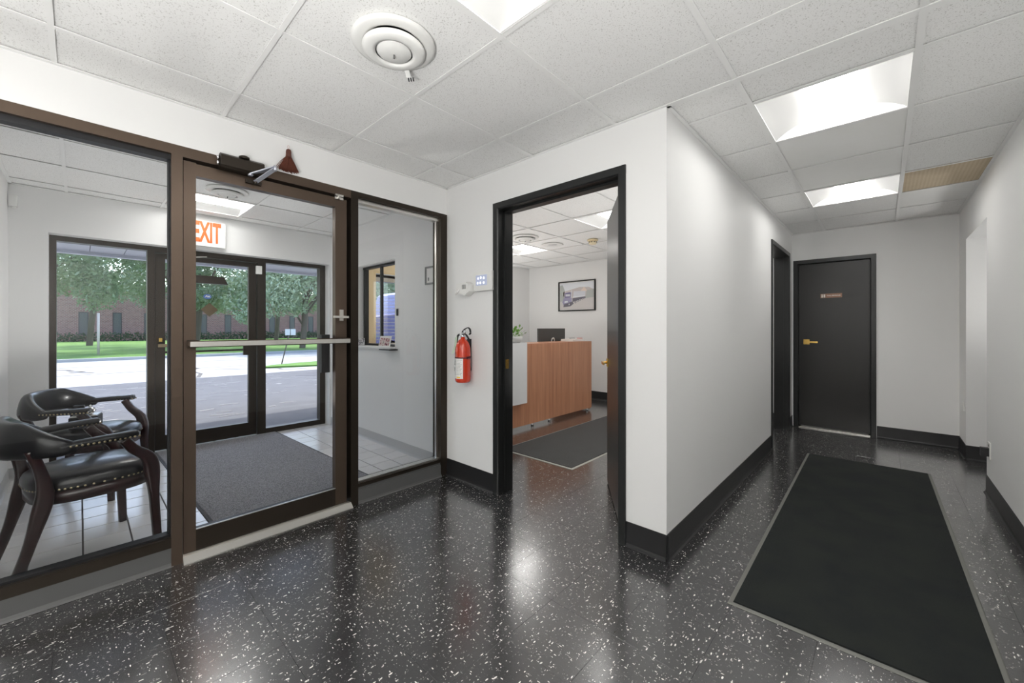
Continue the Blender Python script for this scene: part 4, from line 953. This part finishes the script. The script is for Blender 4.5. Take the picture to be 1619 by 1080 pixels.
obj('pavement_scuffs', bm, mat('scuff', (.5, .49, .47), .9), kind='stuff', label='pale worn specks scattered over the grey parking lot', cat='specks')
bm = B(); prism(bm, [(-12.9, 4.9), (-12.3, 4.2), (-11.4, 5.0), (-11.6, 5.9), (-12.9, 5.9)], 'z', Gz, Gz+.004); obj('dark_lot_patch', bm, mat('dark_asphalt', (.10, .10, .11), .9), label='darker patch at the edge of the parking lot', cat='patch')  # flat darker patch lying on the lot
# soffit / canopy over the entrance
cn = structroot('trim_8', (-6.8, 2, 2.3)); 
for k in range(40):
    y = -5 + .34*k; bobj('soffit_panel', (-8.15, -5.42, y+.004, y+.336, 2.30, 2.315), M_soffit, cn)
bobj('fascia', (-8.25, -8.13, -5.1, 8.7, 2.26, 2.6), M_soffit, cn); bobj('canopy_roof', (-8.25, -5.30, -5.1, 8.7, 2.50, 2.62), M_plenum, cn)
# far brick building
bb = thing('brick_building', (-58, 6, 0), 'long low red brick office building across the street', 'building')
wins = [(-.04 + 2.3*k) for k in range(-6, 14)]
bm = B(); box(bm, -60, -56.15, -16, 33, 0, 5.4)
prev = -16
for w_ in wins: box(bm, -56.15, -56, prev, w_, .57, 2.79); prev = w_ + .66
box(bm, -56.15, -56, prev, 33, .57, 2.79); box(bm, -56.15, -56, -16, 33, 0, .57); box(bm, -56.15, -56, -16, 33, 2.79, 5.4); obj('wall', bm, M_brick, bb)
for w_ in wins:
    f = bobj('window_frame', (-56.14, -56.05, w_, w_+.66, .57, 2.79), mat('far_frame', (.10, .08, .09), .6), bb); bobj('glass', (-56.05, -56.02, w_+.08, w_+.58, .68, 2.70), M_winfar, f)
bobj('roof_edge', (-60.1, -55.9, -16.1, 33.1, 5.4, 5.7), mat('far_coping', (.5, .42, .4), .7), bb)
def leafcloud(bm, pts, n, size, rr, flat=1.0):
    for k in range(n):
        c, rad = pts[rr.randrange(len(pts))]
        d = Vector((rr.gauss(0, 1), rr.gauss(0, 1), rr.gauss(0, 1))).normalized()*rad*(rr.random()**.45); d.z *= flat
        p = c + d; a = Vector((rr.gauss(0, 1), rr.gauss(0, 1), rr.gauss(0, 1))).normalized(); b = a.orthogonal().normalized(); s = size*rr.uniform(.6, 1.5)
        bm.faces.new([bm.verts.new(v) for v in (p-a*s, p+b*s*.45, p+a*s, p-b*s*.45)])
rr = random.Random(21)
bm = B(); leafcloud(bm, [(Vector((-54.4, -12+.55*k, .35)), .55) for k in range(80)], 7000, .11, rr)
hg = thing('hedge', (-54.4, 10, -.02), 'low dark clipped hedge along the foot of the brick building', 'hedge'); obj('foliage', bm, M_hedge, hg, recalc=False)
def tree(x, y, h, rad, zlow, label, mleaf, n=9000, seed=1):
    t = thing('street_tree', (x, y, Gz+.1), label, 'tree', 'trees across the street'); rr = random.Random(seed)
    bm = B(); tube(bm, catmull([(x, y, Gz), (x+.1, y+.1, 1.5), (x-.1, y+.2, 3.2), (x, y, h*.75)]), .18, 8)
    for k in range(6):
        a = rr.uniform(0, 6.28); tube(bm, catmull([(x, y, zlow+rr.uniform(0, 1.5)), (x+math.cos(a)*rad*.5, y+math.sin(a)*rad*.5, h*.6), (x+math.cos(a)*rad*.8, y+math.sin(a)*rad*.8, h*.7)]), .06, 6)
    obj('trunk', bm, M_bark, t)
    pts = []
    for k in range(44):
        a = rr.uniform(0, 6.28); q = rr.random()**.5*rad; zz = zlow + (h-zlow)*rr.random()*(1-.35*(q/rad)) + .5; pts.append((Vector((x+math.cos(a)*q, y+math.sin(a)*q, zz)), rr.uniform(.7, 1.35)))
    bm = B(); leafcloud(bm, pts, int(n*2.2), .09, rr, .8); obj('foliage', bm, mleaf, t, recalc=False)
tree(-30, -1.8, 7.5, 3.8, 2.1, 'leafy street tree leftmost, seen through the left pane', M_leaf, seed=1)
tree(-33, 5.2, 8.0, 3.8, 2.3, 'leafy street tree between the two outer panes', M_leaf, seed=2)
tree(-27, 9.6, 7.0, 3.4, 1.4, 'pale leafy street tree seen through the outer door glass', M_leaf2, seed=3)
tree(-28, 16.5, 7.5, 3.6, 1.2, 'pale drooping street tree seen through the right outer pane', M_leaf2, seed=4)
tree(-40, 12, 9, 4.5, 2.6, 'dark taller street tree close to the brick building', M_leaf, 8000, seed=5)
tree(-42, 0.5, 9.5, 4.5, 3.2, 'dark tall street tree behind the left pane trees', M_leaf, 8000, seed=6)
tree(-38, 24, 9, 5, 2.2, 'broad dark street tree farthest right', M_leaf, 8000, seed=7)
tree(-41, -10, 9, 5, 2.6, 'broad dark street tree farthest left', M_leaf, 7000, seed=8)
sp1 = thing('sign_post', (-27.2, .62, 0), 'thin pale post standing on the lawn seen through the left pane', 'post')
bm = B(); tube(bm, [(-27.2, .62, -.05), (-27.2, .62, 1.95)], .05, 8); obj('post', bm, mat('post_pale', (.62, .52, .46), .6), sp1)
sp2 = thing('small_sign', (-16, 5.1, 0), 'small pale double sign on a tilted stake in the grass island', 'sign')
bm = B(); tube(bm, [(-16, 4.98, -.1), (-16, 5.25, 1.05)], .02, 6); obj('stake', bm, M_bark, sp2)
for dy in (-.02, .17): bobj('sign_plate', (-15.99, -15.97, 5.12+dy, 5.28+dy, .98, 1.2), M_plastic, sp2)
# truck parked outside the office window
tk = thing('parked_truck', (-13.2, 7.6, Gz), 'blue grey truck parked outside the blinds of the office window', 'truck')
mt = mat('truck_paint', (.16, .15, .30), .3); bm = B()
prism(bm, [(6.3, .75), (6.3, 1.45), (6.45, 1.6), (7.35, 1.72), (7.6, 2.42), (7.8, 2.52), (9.0, 2.55), (9.1, .75)], 'x', -13.9, -11.9); obj('cab', bm, mt, tk, bevel=.04)
bm = B(); prism(bm, [(7.45, 1.80), (7.68, 2.36), (7.9, 2.38), (7.9, 1.80)], 'x', -13.92, -11.88); obj('window_glass', bm, mat('truck_glass', (.18, .36, .36), .1), tk)
bobj('side_window', (-13.93, -11.87, 8.0, 8.75, 1.80, 2.36), mat('truck_glass', (0, 0, 0)), tk); bobj('bumper', (-13.95, -11.85, 6.15, 6.35, .35, .75), M_chrome, tk, .02); bobj('cargo_box', (-13.95, -11.85, 9.2, 14.5, .95, 2.7), mat('truck_bed', (.45, .46, .5), .5), tk, .03)
bobj('chassis', (-13.6, -12.2, 6.5, 14.4, .45, .8), M_blackp, tk)
for y in (6.95, 11.9, 13.2):
    for x in (-13.85, -12.2):
        bm = B(); lathe(bm, [(.2, 0), (.46, .02), (.5, .08), (.5, .24), (.46, .3), (.2, .3)], (0, 0, 0), 24, Matrix.Translation((x, y, Gz+.5)) @ Matrix.Rotation(R(90), 4, 'Y')); obj('wheel', bm, M_blackp, tk)
